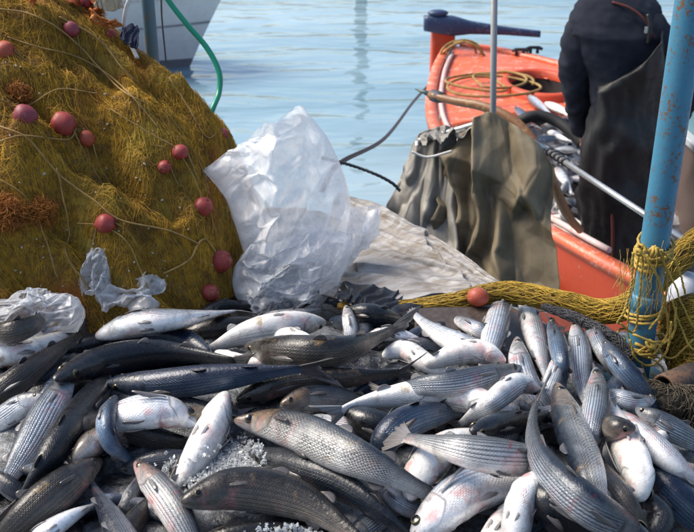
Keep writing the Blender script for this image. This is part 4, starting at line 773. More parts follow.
# ============================================================ POLES, ROPES
M_POLE = mat_paint('pole_blue', (.045, .19, .30), .42, wear=(.15, .07, .03), wear_amt=.38, scale=17, dirt=(.09, .06, .04)); M_POLE2 = mat_paint('pole_blue_dull', (.09, .19, .27), .5, wear=(.2, .17, .15), wear_amt=.4, scale=9)
M_STEEL = mat_paint('steel_tube', (.45, .46, .47), .3, scale=12)
for n_ in (M_STEEL,): n_.node_tree.nodes['Principled BSDF'].inputs['Metallic'].default_value = .7
M_YROPE = mat_cloth('rope_yellow', (.46, .32, .055), (.30, .19, .04), .75, 40); M_DROPE = mat_cloth('rope_dark', (.03, .032, .04), (.06, .06, .07), .6, 30)
bp = at(648, 330, 2.0)
def blue_pole():
    x, y = .705, 2.0; r = empty('blue_pole', (x, y, DZ), 'sturdy bright blue steel pole with rust specks rising past the fisherman at right', 'pole')
    m = MB(); n = 40; z = np.linspace(DZ - .02, 2.75, n); m.tube(np.stack([np.full(n, x) + .0 * z, np.full(n, y), z], -1), .0325, 24); m.build('tube', M_POLE, r)
    c = MB(); zc = at(648, 300, y)[2]
    c.tube([(x, y, zc - .02), (x, y, zc - .016), (x, y, zc + .016), (x, y, zc + .02)], [.0335, .040, .040, .0335], 24); c.build('collar', M_POLE, r)
    b = MB(); b.tube([(x, y, DZ), (x, y, DZ + .012)], .07, 24); b.build('base_plate', M_POLE, r)
blue_pole()
def back_pole():
    a = at(151, 40, 3.15); r = empty('thin_blue_pole', (a[0], a[1], DZ), 'dull blue pole standing behind the net heap at upper left', 'pole')
    m = MB(); m.tube([(a[0], a[1], DZ), (a[0], a[1], 3.2)], .022, 16); m.build('tube', M_POLE2, r); c = MB(); c.tube([(a[0], a[1], DZ), (a[0], a[1], DZ + .03)], .035, 16); c.build('foot', M_POLE2, r)
back_pole()
def rope_obj(name, pts, rad, mat, label, cat='rope', n=60, twist=True):
    P = spline(pts, n); m = MB()
    if twist:
        T = np.gradient(P, axis=0); T /= np.linalg.norm(T, axis=1, keepdims=True) + 1e-9; ref = np.array([.13, .2, .97]); n1 = np.cross(T, ref); n1 /= np.linalg.norm(n1, axis=1, keepdims=True); n2 = np.cross(T, n1)
        L = np.concatenate([[0], np.cumsum(np.linalg.norm(np.diff(P, axis=0), axis=1))])
        for k in range(3):
            a = L / (rad * 9) * 2 * math.pi + k * 2.094; m.tube(P + rad * .5 * (np.cos(a)[:, None] * n1 + np.sin(a)[:, None] * n2), rad * .58, 6)
    else: m.tube(P, rad, 10)
    return tag(m.build(name, mat), label, cat)
def windings():
    r = empty('rope_lashing', (.705, 2.0, 1.6), 'yellow ropes lashed and knotted round the foot of the bright blue pole', 'rope')
    def wind(z0, z1, turns, rad, rr, seed, jit=.004):
        n = int(turns * 18); t = np.linspace(0, 1, n); a = t * turns * 2 * math.pi + seed; R = rr + .004 * np.sin(t * 31 + seed); 
        P = np.stack([.705 + R * np.cos(a), 2.0 + R * np.sin(a), z0 + (z1 - z0) * t + .012 * np.sin(a + seed)], -1); P += rng.normal(size=(n, 3)) * jit * .25
        m = MB(); m.tube(P, rad, 6); m.build('turn', M_YROPE, r)
    zt = lambda py: at(650, py, 2.0)[2]
    wind(zt(240), zt(255), 4, .0035, .038, .3); wind(zt(247), zt(262), 2.5, .0045, .043, 1.4); wind(zt(308), zt(318), 3, .0035, .041, 2.); wind(zt(342), zt(354), 3, .004, .039, 4.); wind(zt(330), zt(345), 1.2, .003, .06, 4., .01)
    # hanging loops in front
    loops = [[(640, 248), (634, 280), (628, 318), (632, 350), (660, 360)], [(655, 245), (664, 262), (676, 285), (688, 312), (700, 330)], [(636, 246), (650, 262), (664, 290), (668, 330), (655, 352)], [(630, 340), (636, 358), (652, 366), (668, 350), (672, 320)], [(644, 250), (640, 290), (634, 330), (618, 322)], [(662, 250), (668, 280), (662, 312), (650, 330)], [(672, 300), (680, 330), (690, 350), (700, 348)], [(633, 252), (630, 285), (624, 312), (617, 326)], [(646, 352), (670, 336), (676, 304)],
             [(642, 365), (652, 388), (675, 392), (692, 378), (690, 356)], [(652, 372), (664, 384), (662, 366), (648, 356)], [(660, 250), (678, 262), (690, 292)], [(630, 360), (650, 345), (668, 358), (690, 340)]]
    for k, l in enumerate(loops):
        Y0 = 1.945 - .006 * (k % 4); P = spline([at(a, b, Y0 + .01 * math.sin(i * 2 + k)) for i, (a, b) in enumerate(l)], 44); P += np.cumsum(rng.normal(size=P.shape) * .0006, 0)
        T = np.gradient(P, axis=0); T /= np.linalg.norm(T, axis=1, keepdims=True); rd = rng.uniform(.0016, .0032); n1 = np.cross(T, [0, -1., .3]); n1 /= np.linalg.norm(n1, axis=1, keepdims=True); n2 = np.cross(T, n1); aa = np.arange(44) * .9
        m = MB()
        for q in (0, 2.09, 4.19): m.tube(P + rd * .5 * (np.cos(aa + q)[:, None] * n1 + np.sin(aa + q)[:, None] * n2), rd * .6, 5)
        m.build('loop', M_YROPE, r)
    # knots: overlapping small tori
    for (a, b) in ((654, 252), (651, 345), (640, 250)):
        c = at(a, b, 1.945); m = MB()
        for k in range(3):
            t = np.linspace(0, 2 * math.pi, 20); q, _ = np.linalg.qr(rng.normal(size=(3, 3))); m.tube(c + (np.stack([np.cos(t), np.sin(t), .3 * np.sin(2 * t)], -1) * .011) @ q, .004, 6)
        m.build('knot', M_YROPE, r)
    # frayed fibres hanging
    m = MB()
    for _ in range(90):
        a, b = rng.uniform(618, 672), rng.uniform(240, 300); p = at(a, b, 1.955 + rng.normal() * .01); m.tube([p, p + [rng.normal() * .005, -.002, -.02], p + [rng.normal() * .012, -.004, -.045 - rng.random() * .03]], .0007, 3, caps=False)
    tag(m.build('frayed_fibre', M_YROPE, r), kind='stuff')
windings()
b = empty('white_buoy', at(686, 300, 2.2), 'pale white blue plastic buoy behind the lashed ropes at the right edge', 'buoy')
m = MB(); m.ball(at(684, 293, 2.2), (.045, .045, .06), 20, 14); m.build('shell', mat_paint('buoy_white', (.62, .66, .74), .4), b); m = MB(); m.tube([at(684, 268, 2.2), at(684, 258, 2.2)], [.02, .012], 12); m.build('neck', M_DROPE, b)
# pipe end lying by the pole foot
pr = empty('rusty_pipe', at(672, 385, 1.86), 'rusty pipe end lying beside the foot of the bright blue pole', 'pipe')
m = MB(); a_, b_ = at(664, 388, 1.84), at(700, 372, 1.92); d_ = (b_ - a_) / np.linalg.norm(b_ - a_); th = np.linspace(0, 2 * math.pi, 25); e1 = np.cross(d_, [0, 0, 1.]); e1 /= np.linalg.norm(e1); e2 = np.cross(d_, e1)
G = [[a_ + d_ * s + R * (math.cos(t) * e1 + math.sin(t) * e2) for t in th[:-1]] for s, R in ((.05, .024), (.0, .024), (-.002, .031), (.0, .032), (.2, .032))]; m.grid(np.array(G), True); m.build('tube', mat_paint('pipe_rust', (.05, .04, .035), .6, wear=(.13, .07, .04), wear_amt=.6, scale=20), pr)
# ground litter of dark netting right of the fish
net_roll('dark_net_scrap', [at(640, 385, 1.86), at(662, 402, 1.8), at(690, 408, 1.8), at(720, 420, 1.75)], [.02, .04, .045, .05], 'dark brown scrap of netting on the deck at the right edge', 900, simple('mesh_brown', (.05, .04, .03), .7), mat2=simple('mesh_brown_strand', (.07, .055, .035), .7))

# green hose
rope_obj('green_hose', [at(150, -40, 3.0), at(163, -8, 3.0), at(185, 22, 2.98), at(207, 48, 2.96), at(219, 72, 2.93), at(219, 92, 2.9), at(213, 108, 2.85), at(205, 130, 2.82)], .0088, simple('hose_green', (.01, .25, .15), .3), 'green rubber hose arching down in front of the white hull', 'hose', twist=False)
rope_obj('hanging_line', [at(161, -10, 3.2), at(162, 20, 3.2), at(166, 62, 3.2)], .003, M_DROPE, 'thin dark line hanging beside the dull blue pole', twist=False)
# mooring ropes over the water
rope_obj('mooring_rope', [at(452, 48, 8.0), at(440, 72, 7.6), at(415, 100, 6.6), at(385, 138, 5.0), at(340, 163, 3.6), at(322, 190, 2.9)], .010, M_DROPE, 'dark mooring rope sagging over the water from the red bow to the clear bag')
rope_obj('stray_rope', [at(322, 158, 3.2), at(350, 165, 3.3), at(375, 174, 3.3), at(392, 183, 3.3), at(400, 191, 3.3)], .006, M_DROPE, 'short dark rope end with a knotted tip pointing right over the water')
# rope coil on the foredeck
def coil():
    P = []
    c = atz(490, 82, .86)
    for t in np.linspace(0, 1, 160):
        a = t * 2 * math.pi * 3.2; R = .20 + .09 * math.sin(a * .61 + 1); P.append(c + [R * math.cos(a) * 1.15 + .06 * math.sin(a * 1.7), R * math.sin(a) * 1.3, -.02 + .02 * t + .008 * math.sin(a * 2.3)])
    tag(MB().tube(np.array(P), .010, 8).build('rope_coil', M_TWINE), 'loose pale rope coil lying on the coral foredeck', 'rope')
    c2 = at(462, 58, 8.0); P = [c2 + [(.13 + .03 * math.sin(a * .7)) * math.cos(a) * 1.2, .05 * math.sin(a * 1.3), .02 + (.12) * math.sin(a)] for a in np.linspace(0, 19, 120)]
    tag(MB().tube(np.array(P), .010, 8).build('rope_coil', M_TWINE), 'brown rope wound in a bunch at the tip of the red bow', 'rope')
coil()
rope_obj('bow_line', [at(455, 62, 7.9), at(448, 90, 7.2), at(440, 118, 6.4), at(436, 135, 6.1)], .013, mat_cloth('rope_white', (.5, .49, .45), (.4, .38, .35)), 'pale rope running down the near edge of the coral foredeck')

# rail with stanchion
def rail():
    r = empty('hand_rail', (.62, 3.66, .7), 'thin bare metal rail running from the draped cloth down behind the blue pole', 'rail')
    A = at(418, 141, 3.7); B = at(456, 130, 3.68); C_ = at(493, 119, 3.62); D_ = at(548, 151, 3.5); E = at(684, 240, 2.62)
    m = MB(); m.tube(spline([A, B, C_], 12), .012, 12); m.tube(np.array([C_, D_]), .012, 12); m.tube(np.array([D_, D_ + (E - D_) * .5, E]), .0105, 14); m.build('bar', M_STEEL, r)
    s = MB(); top = at(494.5, -30, 3.62); s.tube(np.array([[C_[0], C_[1], C_[2] - .75], C_, top]), .0125, 12); s.build('stanchion', mat_paint('stanchion_grey', (.22, .23, .24), .4), r)
    s = MB(); s.tube(np.array([A, A - [.0, 0, .75]]), .012, 12); s.build('stanchion', M_STEEL, r)
    w_ = MB()
    for k in range(5):
        t = np.linspace(0, 2 * math.pi * 1.5, 22); p = D_ + (E - D_) * (.02 + .035 * k); w_.tube(np.stack([p[0] + .015 * np.cos(t), p[1] + .01 * t / 9, p[2] + .015 * np.sin(t)], -1), .003, 5)
    w_.build('lashing', M_DROPE, r)
rail()
# curved wooden hook
def hook():
    r = empty('boat_hook', at(440, 97, 4.3), 'curved brown wooden pole with a pointed black tip above the draped cloth', 'pole')
    P = spline([at(430, 95, 4.35), at(455, 101, 4.25), at(485, 107, 4.15), at(515, 122, 4.05), at(540, 152, 3.95), at(556, 190, 3.9), at(568, 216, 3.95), at(580, 230, 4.1)], 50)
    m = MB(); m.tube(P, np.interp(np.linspace(0, 1, 50), [0, .3, .7, 1], [.017, .024, .022, .018]), 14); m.build('shaft', mat_paint('wood_brown', (.20, .085, .03), .45, wear=(.28, .16, .07), wear_amt=.4, scale=8), r)
    k = MB(); k.tube([at(444, 98, 4.3), at(438, 97, 4.33), at(432, 95, 4.36), at(428, 94, 4.37)], [.022, .029, .027, .014], 12); k.build('binding', M_DROPE, r); k = MB(); k.tube([at(432, 95, 4.36), at(424, 92, 4.38), at(415, 89, 4.4)], [.017, .01, .003], 10); k.build('tip', simple('tip_green', (.06, .09, .08), .4), r)
hook()

def trifield(S, T, ns, nt, seed, rot=.3):
    """random values on a jittered coarse lattice, interpolated linearly inside each triangle: flat facets with sharp creases"""
    rs = np.random.default_rng(seed); a, b = S * ns, T * nt; a, b = a * math.cos(rot) - b * math.sin(rot) + 50, a * math.sin(rot) + b * math.cos(rot) + 50
    a = a + .35 * noise(np.stack([a * .7, b * .7, 0 * a], -1), 1., seed); b = b + .35 * noise(np.stack([a * .7, b * .7, 0 * a + 9], -1), 1., seed)
    V = rs.normal(size=(120, 120, 3)); i, j = np.clip(a.astype(int), 0, 118), np.clip(b.astype(int), 0, 118); f, g = (a - i)[..., None], (b - j)[..., None]
    v00, v10, v01, v11 = V[i, j], V[i + 1, j], V[i, j + 1], V[i + 1, j + 1]
    up_ = v00 + (v10 - v00) * f + (v11 - v10) * g; lo = v00 + (v11 - v01) * f + (v01 - v00) * g
    return np.where(f > g, up_, lo)
# ------------------------------------------------------------ draped cloths
def sheet(name, top, bot, mat, label, cat, folds=9, amp=.03, nu=110, nv=90, seed=0, sag=.0, thick=.0025, loc=None, crease=.006, topamp=.25, mids=None, skew=0.):
    A, B = spline(top, nu), spline(bot, nu); v = np.linspace(0, 1, nv); U = np.linspace(0, 1, nu)
    if mids is not None:
        M_ = spline(mids, nu); P = A[:, None] * ((1 - v) * (1 - 2 * v))[None, :, None] + M_[:, None] * (4 * v * (1 - v))[None, :, None] + B[:, None] * (v * (2 * v - 1))[None, :, None]
    else: P = A[:, None] * (1 - v)[None, :, None] + B[:, None] * v[None, :, None]
    du = np.gradient(P, axis=0); dv = np.gradient(P, axis=1); N = np.cross(du, dv); N /= np.linalg.norm(N, axis=2, keepdims=True); N *= np.where(N[..., 1:2] > 0, -1, 1)
    z0 = 0 * P[..., 0]; wz = np.stack([U[:, None] * 1.7 + 0 * v, v[None] * 1.1 + z0, z0 + seed], -1)
    ph = U[:, None] * folds + skew * v[None] + .9 * fbm(wz, 1., seed, 2) + .25 * fbm(wz * 3, 1., seed + 2, 2)
    w = .5 - .5 * np.cos(ph * 2 * math.pi); w = w ** 1.7 + .15 * np.abs(np.sin(ph * 2 * math.pi * 1.37 + 3 * noise(wz, 1.5, seed + 7))) 
    amp_ = amp * (topamp + (1 - topamp) * v[None] ** .8) * (.35 + 1.3 * np.abs(noise(wz * [3, 1, 1], 1., seed + 9)))
    Sg, Tg = np.meshgrid(U, v, indexing='ij'); L1 = np.linalg.norm(A[-1] - A[0]); L2 = np.linalg.norm(B[nu // 2] - A[nu // 2])
    P = P + N * (w * amp_)[..., None] + trifield(Sg, Tg, L1 * 9, L2 * 7, seed + 3) * crease * .7 + trifield(Sg, Tg, L1 * 26, L2 * 20, seed + 5, -.6) * crease * .25
    m = MB(); m.grid(P); return tag(m.build(name, mat, solid=thick), label, cat)
M_OLIVE = mat_cloth('cloth_olive', (.12, .095, .055), (.20, .165, .105), .7, 6); M_GREYC = mat_cloth('cloth_grey', (.15, .14, .12), (.23, .22, .195), .5, 5)
sheet('draped_cloth', [at(415, 142, 3.72), at(430, 130, 3.72), at(455, 128, 3.7)], [at(389, 212, 3.62), at(420, 236, 3.5), at(462, 262, 3.4)], M_GREYC, 'grey cloth hanging at the left end of the rail, open to the water', 'cloth', folds=1.6, amp=.04, seed=3, skew=.6, crease=.009)
sheet('draped_cloth', [at(452, 148, 3.66), at(472, 124, 3.62), at(491, 113, 3.60), at(516, 127, 3.56), at(548, 148, 3.48)], [at(438, 262, 3.48), at(470, 280, 3.4), at(500, 300, 3.3), at(530, 308, 3.25), at(562, 306, 3.2)], M_OLIVE, 'olive brown tarpaulin draped in deep folds over the rail behind the fish', 'tarpaulin', folds=3.0, amp=.10, seed=9, nu=180, nv=130, skew=-1.1, crease=.016)
sheet('cloth_bundle', [at(420, 137, 3.68), at(440, 130, 3.7), at(466, 126, 3.7), at(492, 118, 3.66)], [at(424, 146, 3.6), at(445, 138, 3.58), at(466, 140, 3.58), at(488, 140, 3.55)], M_GREYC, 'rolled dark cloth edge lying along the top of the rail', 'cloth', folds=4, amp=.03, seed=12, nu=60, nv=30)
rope_obj('string', [at(412, 152, 3.55), at(428, 157, 3.53), at(452, 151, 3.5)], .005, mat_cloth('cord_white', (.5, .5, .48), (.4, .4, .4)), 'thin pale cord tied across the left grey cloth', twist=False)
# pale tarpaulin over the deck edge
n = NT('tarp_pale'); p = n.geo().outputs['Position']; a = n.noise(mapv(n, p, (2.5, 16, 7), (0, 0, -.6)), 2.5, 7., .75, .2); b2 = n.noise(p, 9., 4.)
c = n.mix(n.ramp(a, [(.42, 0.), (.62, 1.)]), (.19, .165, .14), (.37, .36, .355)); c = n.mix(n.ramp(b2, [(.55, 0.), (.72, .7)]), c, (.17, .13, .08)); n.P(Base_Color=c, Roughness=.45); n.bump(a, .7, .006)
def tarp():
    sheet('pale_tarpaulin', [at(333, 194, 3.0), at(328, 245, 2.6), at(320, 294, 2.27)], [at(503, 281, 2.30), at(508, 288, 2.25), at(514, 294, 2.2)], n.m, 'pale grey brown tarpaulin stretched flat over the deck edge behind the heap', 'tarpaulin', folds=7, amp=.018, seed=17, nu=130, nv=190, crease=.009, topamp=.7, mids=[at(412, 222, 2.72), at(414, 256, 2.47), at(416, 297, 2.22)])
    sheet('black_plastic', [at(340, 282, 2.30), at(380, 288, 2.27), at(405, 294, 2.24), at(425, 298, 2.21)], [at(335, 300, 2.22), at(370, 312, 2.15), at(400, 314, 2.12), at(420, 312, 2.11)], simple('plastic_black', (.012, .011, .012), .25), 'ragged black plastic edge beneath the pale tarpaulin', 'plastic sheet', folds=6, amp=.010, seed=23, nu=120, nv=40, crease=.008, topamp=.8)
    sheet('brown_board', [at(415, 310, 2.14), at(490, 308, 2.12)], [at(415, 335, 2.05), at(490, 330, 2.04)], mat_paint('board_wet', (.045, .032, .026), .35, scale=10), 'wet brown board between the yellow roll and the fish', 'board', folds=1, amp=.002, seed=2, nu=30, nv=16, crease=.001, thick=.012)
tarp()
# ------------------------------------------------------------ plastic bags
def film(name, body=(.90, .91, .93), a0=.35, a1=.85):
    n = NT(name); p = n.geo().outputs['Position']; k = n.noise(p, 14., 5., .65, .6); k2 = n.noise(p, 60., 3.)
    lw = n.node('ShaderNodeLayerWeight', {'Blend': .4}).outputs['Facing']
    al = n.math('ADD', n.math('MULTIPLY', n.ramp(k, [(.35, 0.), (.7, 1.)]), .35), n.math('ADD', a0, n.math('MULTIPLY', lw, a1 - a0)), clamp=True)
    n.P(Base_Color=body, Roughness=.24, Alpha=al, Specular_IOR_Level=.8)
    n.bump(n.math('ADD', k, n.math('MULTIPLY', k2, .3)), .2, .002)
    tr = n.node('ShaderNodeBsdfTranslucent', {'Color': body}); mx = n.N.new('ShaderNodeMixShader'); mx.inputs[0].default_value = .35
    tp = n.N.new('ShaderNodeBsdfTransparent'); m2 = n.N.new('ShaderNodeMixShader'); n.set(m2.inputs[0], al); n.t.links.new(tp.outputs[0], m2.inputs[1]); n.t.links.new(tr.outputs[0], m2.inputs[2])
    n.t.links.new(n.b.outputs[0], mx.inputs[1]); n.t.links.new(m2.outputs[0], mx.inputs[2]); n.t.links.new(mx.outputs[0], n.out.inputs[0]); return n.m
M_BAG = film('bag_film', a0=.34, a1=.75); M_BAG2 = film('bag_film_clear', (.7, .74, .8), .12, .75)
def bag(name, outline_l, outline_r, Y0, bulge, mat, label, seed=0, nu=120, nv=110, amp=.03, cat='plastic bag', neck=None, k=24, cells=(7, 6)):
    """outlines (bottom->top) in the photograph, inflated front and back walls that meet at the sides"""
    L, R = spline(outline_l, nu), spline(outline_r, nu)
    t = np.linspace(0, 1, nv); r = None
    for side in (-1, 1):
        s = np.linspace(0, 1, nu); wpx = np.abs(R[:, 0] - L[:, 0]); T, S = np.meshgrid(t, s)
        b = bulge * np.minimum(1, wpx / 80)[:, None] * np.sqrt(np.clip(1 - (2 * T - 1) ** 2, 0, 1)) * (1 - .75 * S ** 3)
        P = np.array([[at(L[i, 0] * (1 - t[j]) + R[i, 0] * t[j], L[i, 1] * (1 - t[j]) + R[i, 1] * t[j], Y0 + s[i] * .03 + side * b[i, j]) for j in range(nv)] for i in range(nu)])
        sd_ = seed * 3 + (1 if side > 0 else 0); ed = np.minimum(1, np.minimum(T, 1 - T) * 7)[..., None] * .8 + .2
        d = trifield(S, T, cells[0] * .6, cells[1] * .6, sd_, .4) * amp * .55 + trifield(S, T, cells[0] * 1.7, cells[1] * 1.7, sd_ + 50, -.5) * amp * .22 + trifield(S, T, cells[0] * 4.2, cells[1] * 4.2, sd_ + 90, .9) * amp * .06
        P = P + d * ed * [.6, 1., .6]
        if r is None: r = empty(name, P[0, nv // 2], label, cat)
        m = MB(); m.grid(P); m.build('front_wall' if side < 0 else 'back_wall', mat, r, smooth=True)
    return r
bag('plastic_bag', [(250, 262), (240, 238), (228, 205), (215, 182), (203, 168)], [(345, 262), (350, 225), (347, 188), (330, 140), (303, 107)], 2.42, .09, M_BAG, 'large milky clear plastic bag standing up between the net heap and the water', seed=4, amp=.045, cells=(6, 5))
bag('plastic_bag', [(240, 306), (232, 285), (238, 262), (252, 244)], [(318, 308), (338, 285), (350, 255), (350, 235)], 2.30, .07, M_BAG2, 'clear crumpled lower bag with dark things inside, under the large milky one', seed=14, amp=.04, nu=60)
bag('plastic_bag', [(322, 290), (335, 262), (342, 240), (335, 215)], [(345, 272), (362, 248), (378, 226), (379, 208)], 2.40, .05, M_BAG, 'loose crumpled flap of clear film at the right foot of the large bag', seed=24, amp=.03, nu=50, nv=50)
bag('plastic_bag', [(97, 312), (92, 302), (98, 296), (130, 288), (134, 276)], [(150, 312), (160, 305), (150, 296), (165, 290), (164, 278)], 2.14, .03, M_BAG, 'small knotted white plastic bag lying in front of the net heap', seed=34, amp=.03, nu=50, nv=50)
bag('plastic_bag', [(82, 296), (80, 278), (86, 262), (92, 250)], [(108, 296), (110, 280), (108, 264), (100, 250)], SURF(95, 272)[1] - .05, .03, M_BAG2, 'small clear bag caught upright in the net heap', seed=44, amp=.025, nu=50, nv=50)
bag('plastic_bag', [(-40, 348), (-30, 325), (-10, 305), (20, 296)], [(78, 332), (84, 312), (72, 296), (50, 292)], 2.02, .05, M_BAG2, 'clear plastic sheet crumpled over the fish at the far left', seed=54, amp=.035, nu=60)

# ------------------------------------------------------------ rags and cork line on top of the net heap
def rag(top, bot, mat, label, name='rag', seed=0, dy=-.03):
    f_ = lambda a, b: SURF(a, max(b, -12)) + U_([0, dy, .02]) + (U_([0, .0, .003]) * max(0, -12 - b))
    sheet(name, [f_(*q) for q in top], [f_(*q) for q in bot], mat, label, 'glove' if name == 'work_glove' else 'rag', folds=3, amp=.012, nu=60, nv=40, seed=seed, crease=.02, topamp=.8, thick=.004)
rag([(40, -8), (62, -12), (84, -10), (104, -4)], [(36, 6), (60, 8), (84, 12), (104, 16)], mat_cloth('rag_orange', (.50, .15, .04), (.36, .08, .03)), 'long orange rag along the top of the net heap', seed=3)
rag([(98, -6), (110, -10), (124, -6)], [(98, 12), (112, 16), (127, 12)], mat_cloth('rag_cream', (.50, .42, .30), (.36, .28, .18)), 'cream crumpled cloth on top of the net heap', seed=5, dy=-.05)
rag([(98, 14), (112, 15), (126, 18)], [(98, 26), (114, 28), (132, 27)], mat_cloth('rag_orange2', (.55, .20, .05), (.40, .11, .04)), 'bright orange work glove just below the cream cloth', 'work_glove', 9, dy=-.05)
rag([(119, 31), (126, 31), (133, 34)], [(121, 44), (128, 52), (135, 56)], mat_cloth('rag_navy', (.015, .02, .045), (.05, .06, .09)), 'small navy rag hanging on the right shoulder of the heap', seed=11)
rope_obj('white_strap', [SURF(133, 2) + [0, -.03, .02], SURF(128, 18) + [0, -.03, .02], SURF(128, 36) + [0, -.03, .02], SURF(139, 60) + [0, -.02, .01]], .006, mat_cloth('strap_white', (.65, .64, .62), (.5, .5, .5)), 'white strap dangling past the orange glove', 'strap', twist=False)

# ------------------------------------------------------------ fish and gear in the hold of the red boat
hold = [((527, 96), (545, 110), (560, 122), 15, 'silver'), ((545, 103), (565, 112), (580, 125), 14, 'white'), ((530, 142), (550, 150), (572, 158), 14, 'dark'), ((548, 132), (566, 140), (585, 146), 13, 'silver'), ((556, 168), (566, 182), (574, 200), 14, 'silver'), ((572, 178), (562, 192), (552, 210), 13, 'white'), ((552, 198), (565, 206), (580, 208), 13, 'stripe'),
        ((560, 210), (570, 222), (580, 232), 13, 'silver'), ((556, 152), (570, 163), (584, 170), 13, 'stripe'), ((540, 158), (552, 170), (566, 178), 12, 'dark'), ((555, 222), (568, 232), (584, 236), 13, 'white'), ((515, 108), (530, 120), (545, 126), 12, 'blue'), ((566, 100), (578, 112), (590, 124), 13, 'white'), ((600, 130), (620, 150), (640, 160), 14, 'dark'), ((545, 182), (556, 190), (566, 196), 12, 'dark'), ((575, 150), (590, 160), (605, 175), 12, 'silver'), ((585, 120), (600, 126), (616, 130), 13, 'stripe')]
where = ['snout up at the near lip of the round hatch', 'pale, lying right of the upturned one', 'dark, under the black hose', 'silver, just right of the hose', 'silver, above the tail of the curved wooden pole', 'white, crossing the middle of the hold', 'striped, low in the hold by the waders', 'silver, near the foot of the wooden pole', 'striped, touching the waders at hand height', 'dark, by the top of the olive tarpaulin', 'white, lowest one above the red gunwale', 'blue grey, left of the hose', 'white, under the working hands', 'dark, behind the waders', 'small and dark against the tarpaulin', 'silver, half behind the waders', 'striped, farthest right behind the waders']
def holdz(py): return np.interp(py, [95, 130, 170, 235], [.84, .76, .66, .52])
for k, (a, b, c3, w_, st) in enumerate(hold):
    if k in (9, 13, 16): continue
    z = holdz(b[1]) + .02 + .015 * (k % 3); pts = [atz(q[0], q[1], z + (.03 if i == 1 else 0)) for i, q in enumerate((a, b, c3))]
    make_fish(None, w_ * 5.4 / FPX * .9, rng.choice([90, -90, 60, 150, 20]), st, 'caught fish in the red boat, ' + where[k], 'fish in the hold of the red boat', world=pts, res=(22, 14), fins=False)
for k in range(22):
    b = rng.uniform(104, 240); a = rng.uniform(530 + max(0, b - 125) * .35, 588)
    z = holdz(b) + rng.uniform(-.03, .02); th = rng.uniform(0, math.pi) if k % 3 else rng.uniform(-.6, .6); c_ = atz(a, b, z); L_ = rng.uniform(.22, .32); dv = np.array([math.cos(th), math.sin(th), rng.normal() * .12]) * L_ / 2
    make_fish(None, L_ * .19, rng.choice([90, -90, 60, 150, 20]), rng.choice(['silver', 'white', 'stripe', 'blue', 'dark', 'stripe']), 'one of the silvery fish crowded in the hold of the red boat', 'crowded fish in the hold', world=[c_ - dv, c_ + [0, 0, .02], c_ + dv], res=(18, 12), fins=False)
# heap of fish lower down that nobody could tell apart
m = MB(); X, Yg = np.meshgrid(np.linspace(.95, 2.9, 60), np.linspace(4.2, 6.36, 60), indexing='ij'); Z = .36 + .32 * sm(4.4, 6.2, Yg) + .05 * ridged(np.stack([X, Yg, 0 * X], -1), 5, 3, 2)
n = NT('catch'); p = n.geo().outputs['Position']; a = n.noise(p, 9., 3., .5, 1.); n.P(Base_Color=n.ramp(a, [(.35, (.02, .022, .03)), (.5, (.10, .105, .12)), (.62, (.32, .32, .33))]), Roughness=.3); n.bump(a, .8, .03)
m.grid(np.stack([X, Yg, Z], -1)); tag(m.build('catch_heap', n.m), 'heap of silvery fish covering the floor of the red boat', 'fish heap', kind='stuff')
rope_obj('black_hose', [atz(512, 128, .80), atz(524, 119, .88), atz(540, 116, .90), atz(556, 121, .88), atz(570, 131, .84), atz(582, 144, .78)], .036, simple('hose_black', (.004, .0045, .006), .7), 'thick black hose arching over the fish in the hold', 'hose', twist=False)
# engine box and crate behind the man at the right edge
m = MB(); m.box((2.35, 5.1, .66), (.42, .5, .30)); eb = empty('engine_box', (2.35, 5.1, .36), 'grey blue engine box with a pale lid edge at the right border', 'box'); m.build('casing', mat_paint('box_brown', (.10, .07, .06), .5), eb, False, .015)
m = MB(); m.box((2.35, 5.1, .975), (.45, .53, .022)); m.build('lid', mat_paint('lid_grey', (.42, .45, .48), .4), eb, False, .008)
m = MB(); m.box((2.25, 5.35, 1.13), (.30, .3, .13)); cr = empty('blue_crate', (2.25, 5.35, 1.0), 'teal blue crate standing on the engine box, mostly behind the pole', 'crate'); m.build('side', mat_paint('crate_teal', (.10, .22, .28), .5), cr, False, .01)
for k in range(4): MB().box((2.01 + .16 * k, 5.04, 1.13), (.008, .008, .12)).build('rib', mat_paint('crate_rib', (.08, .19, .25), .5), cr, False)
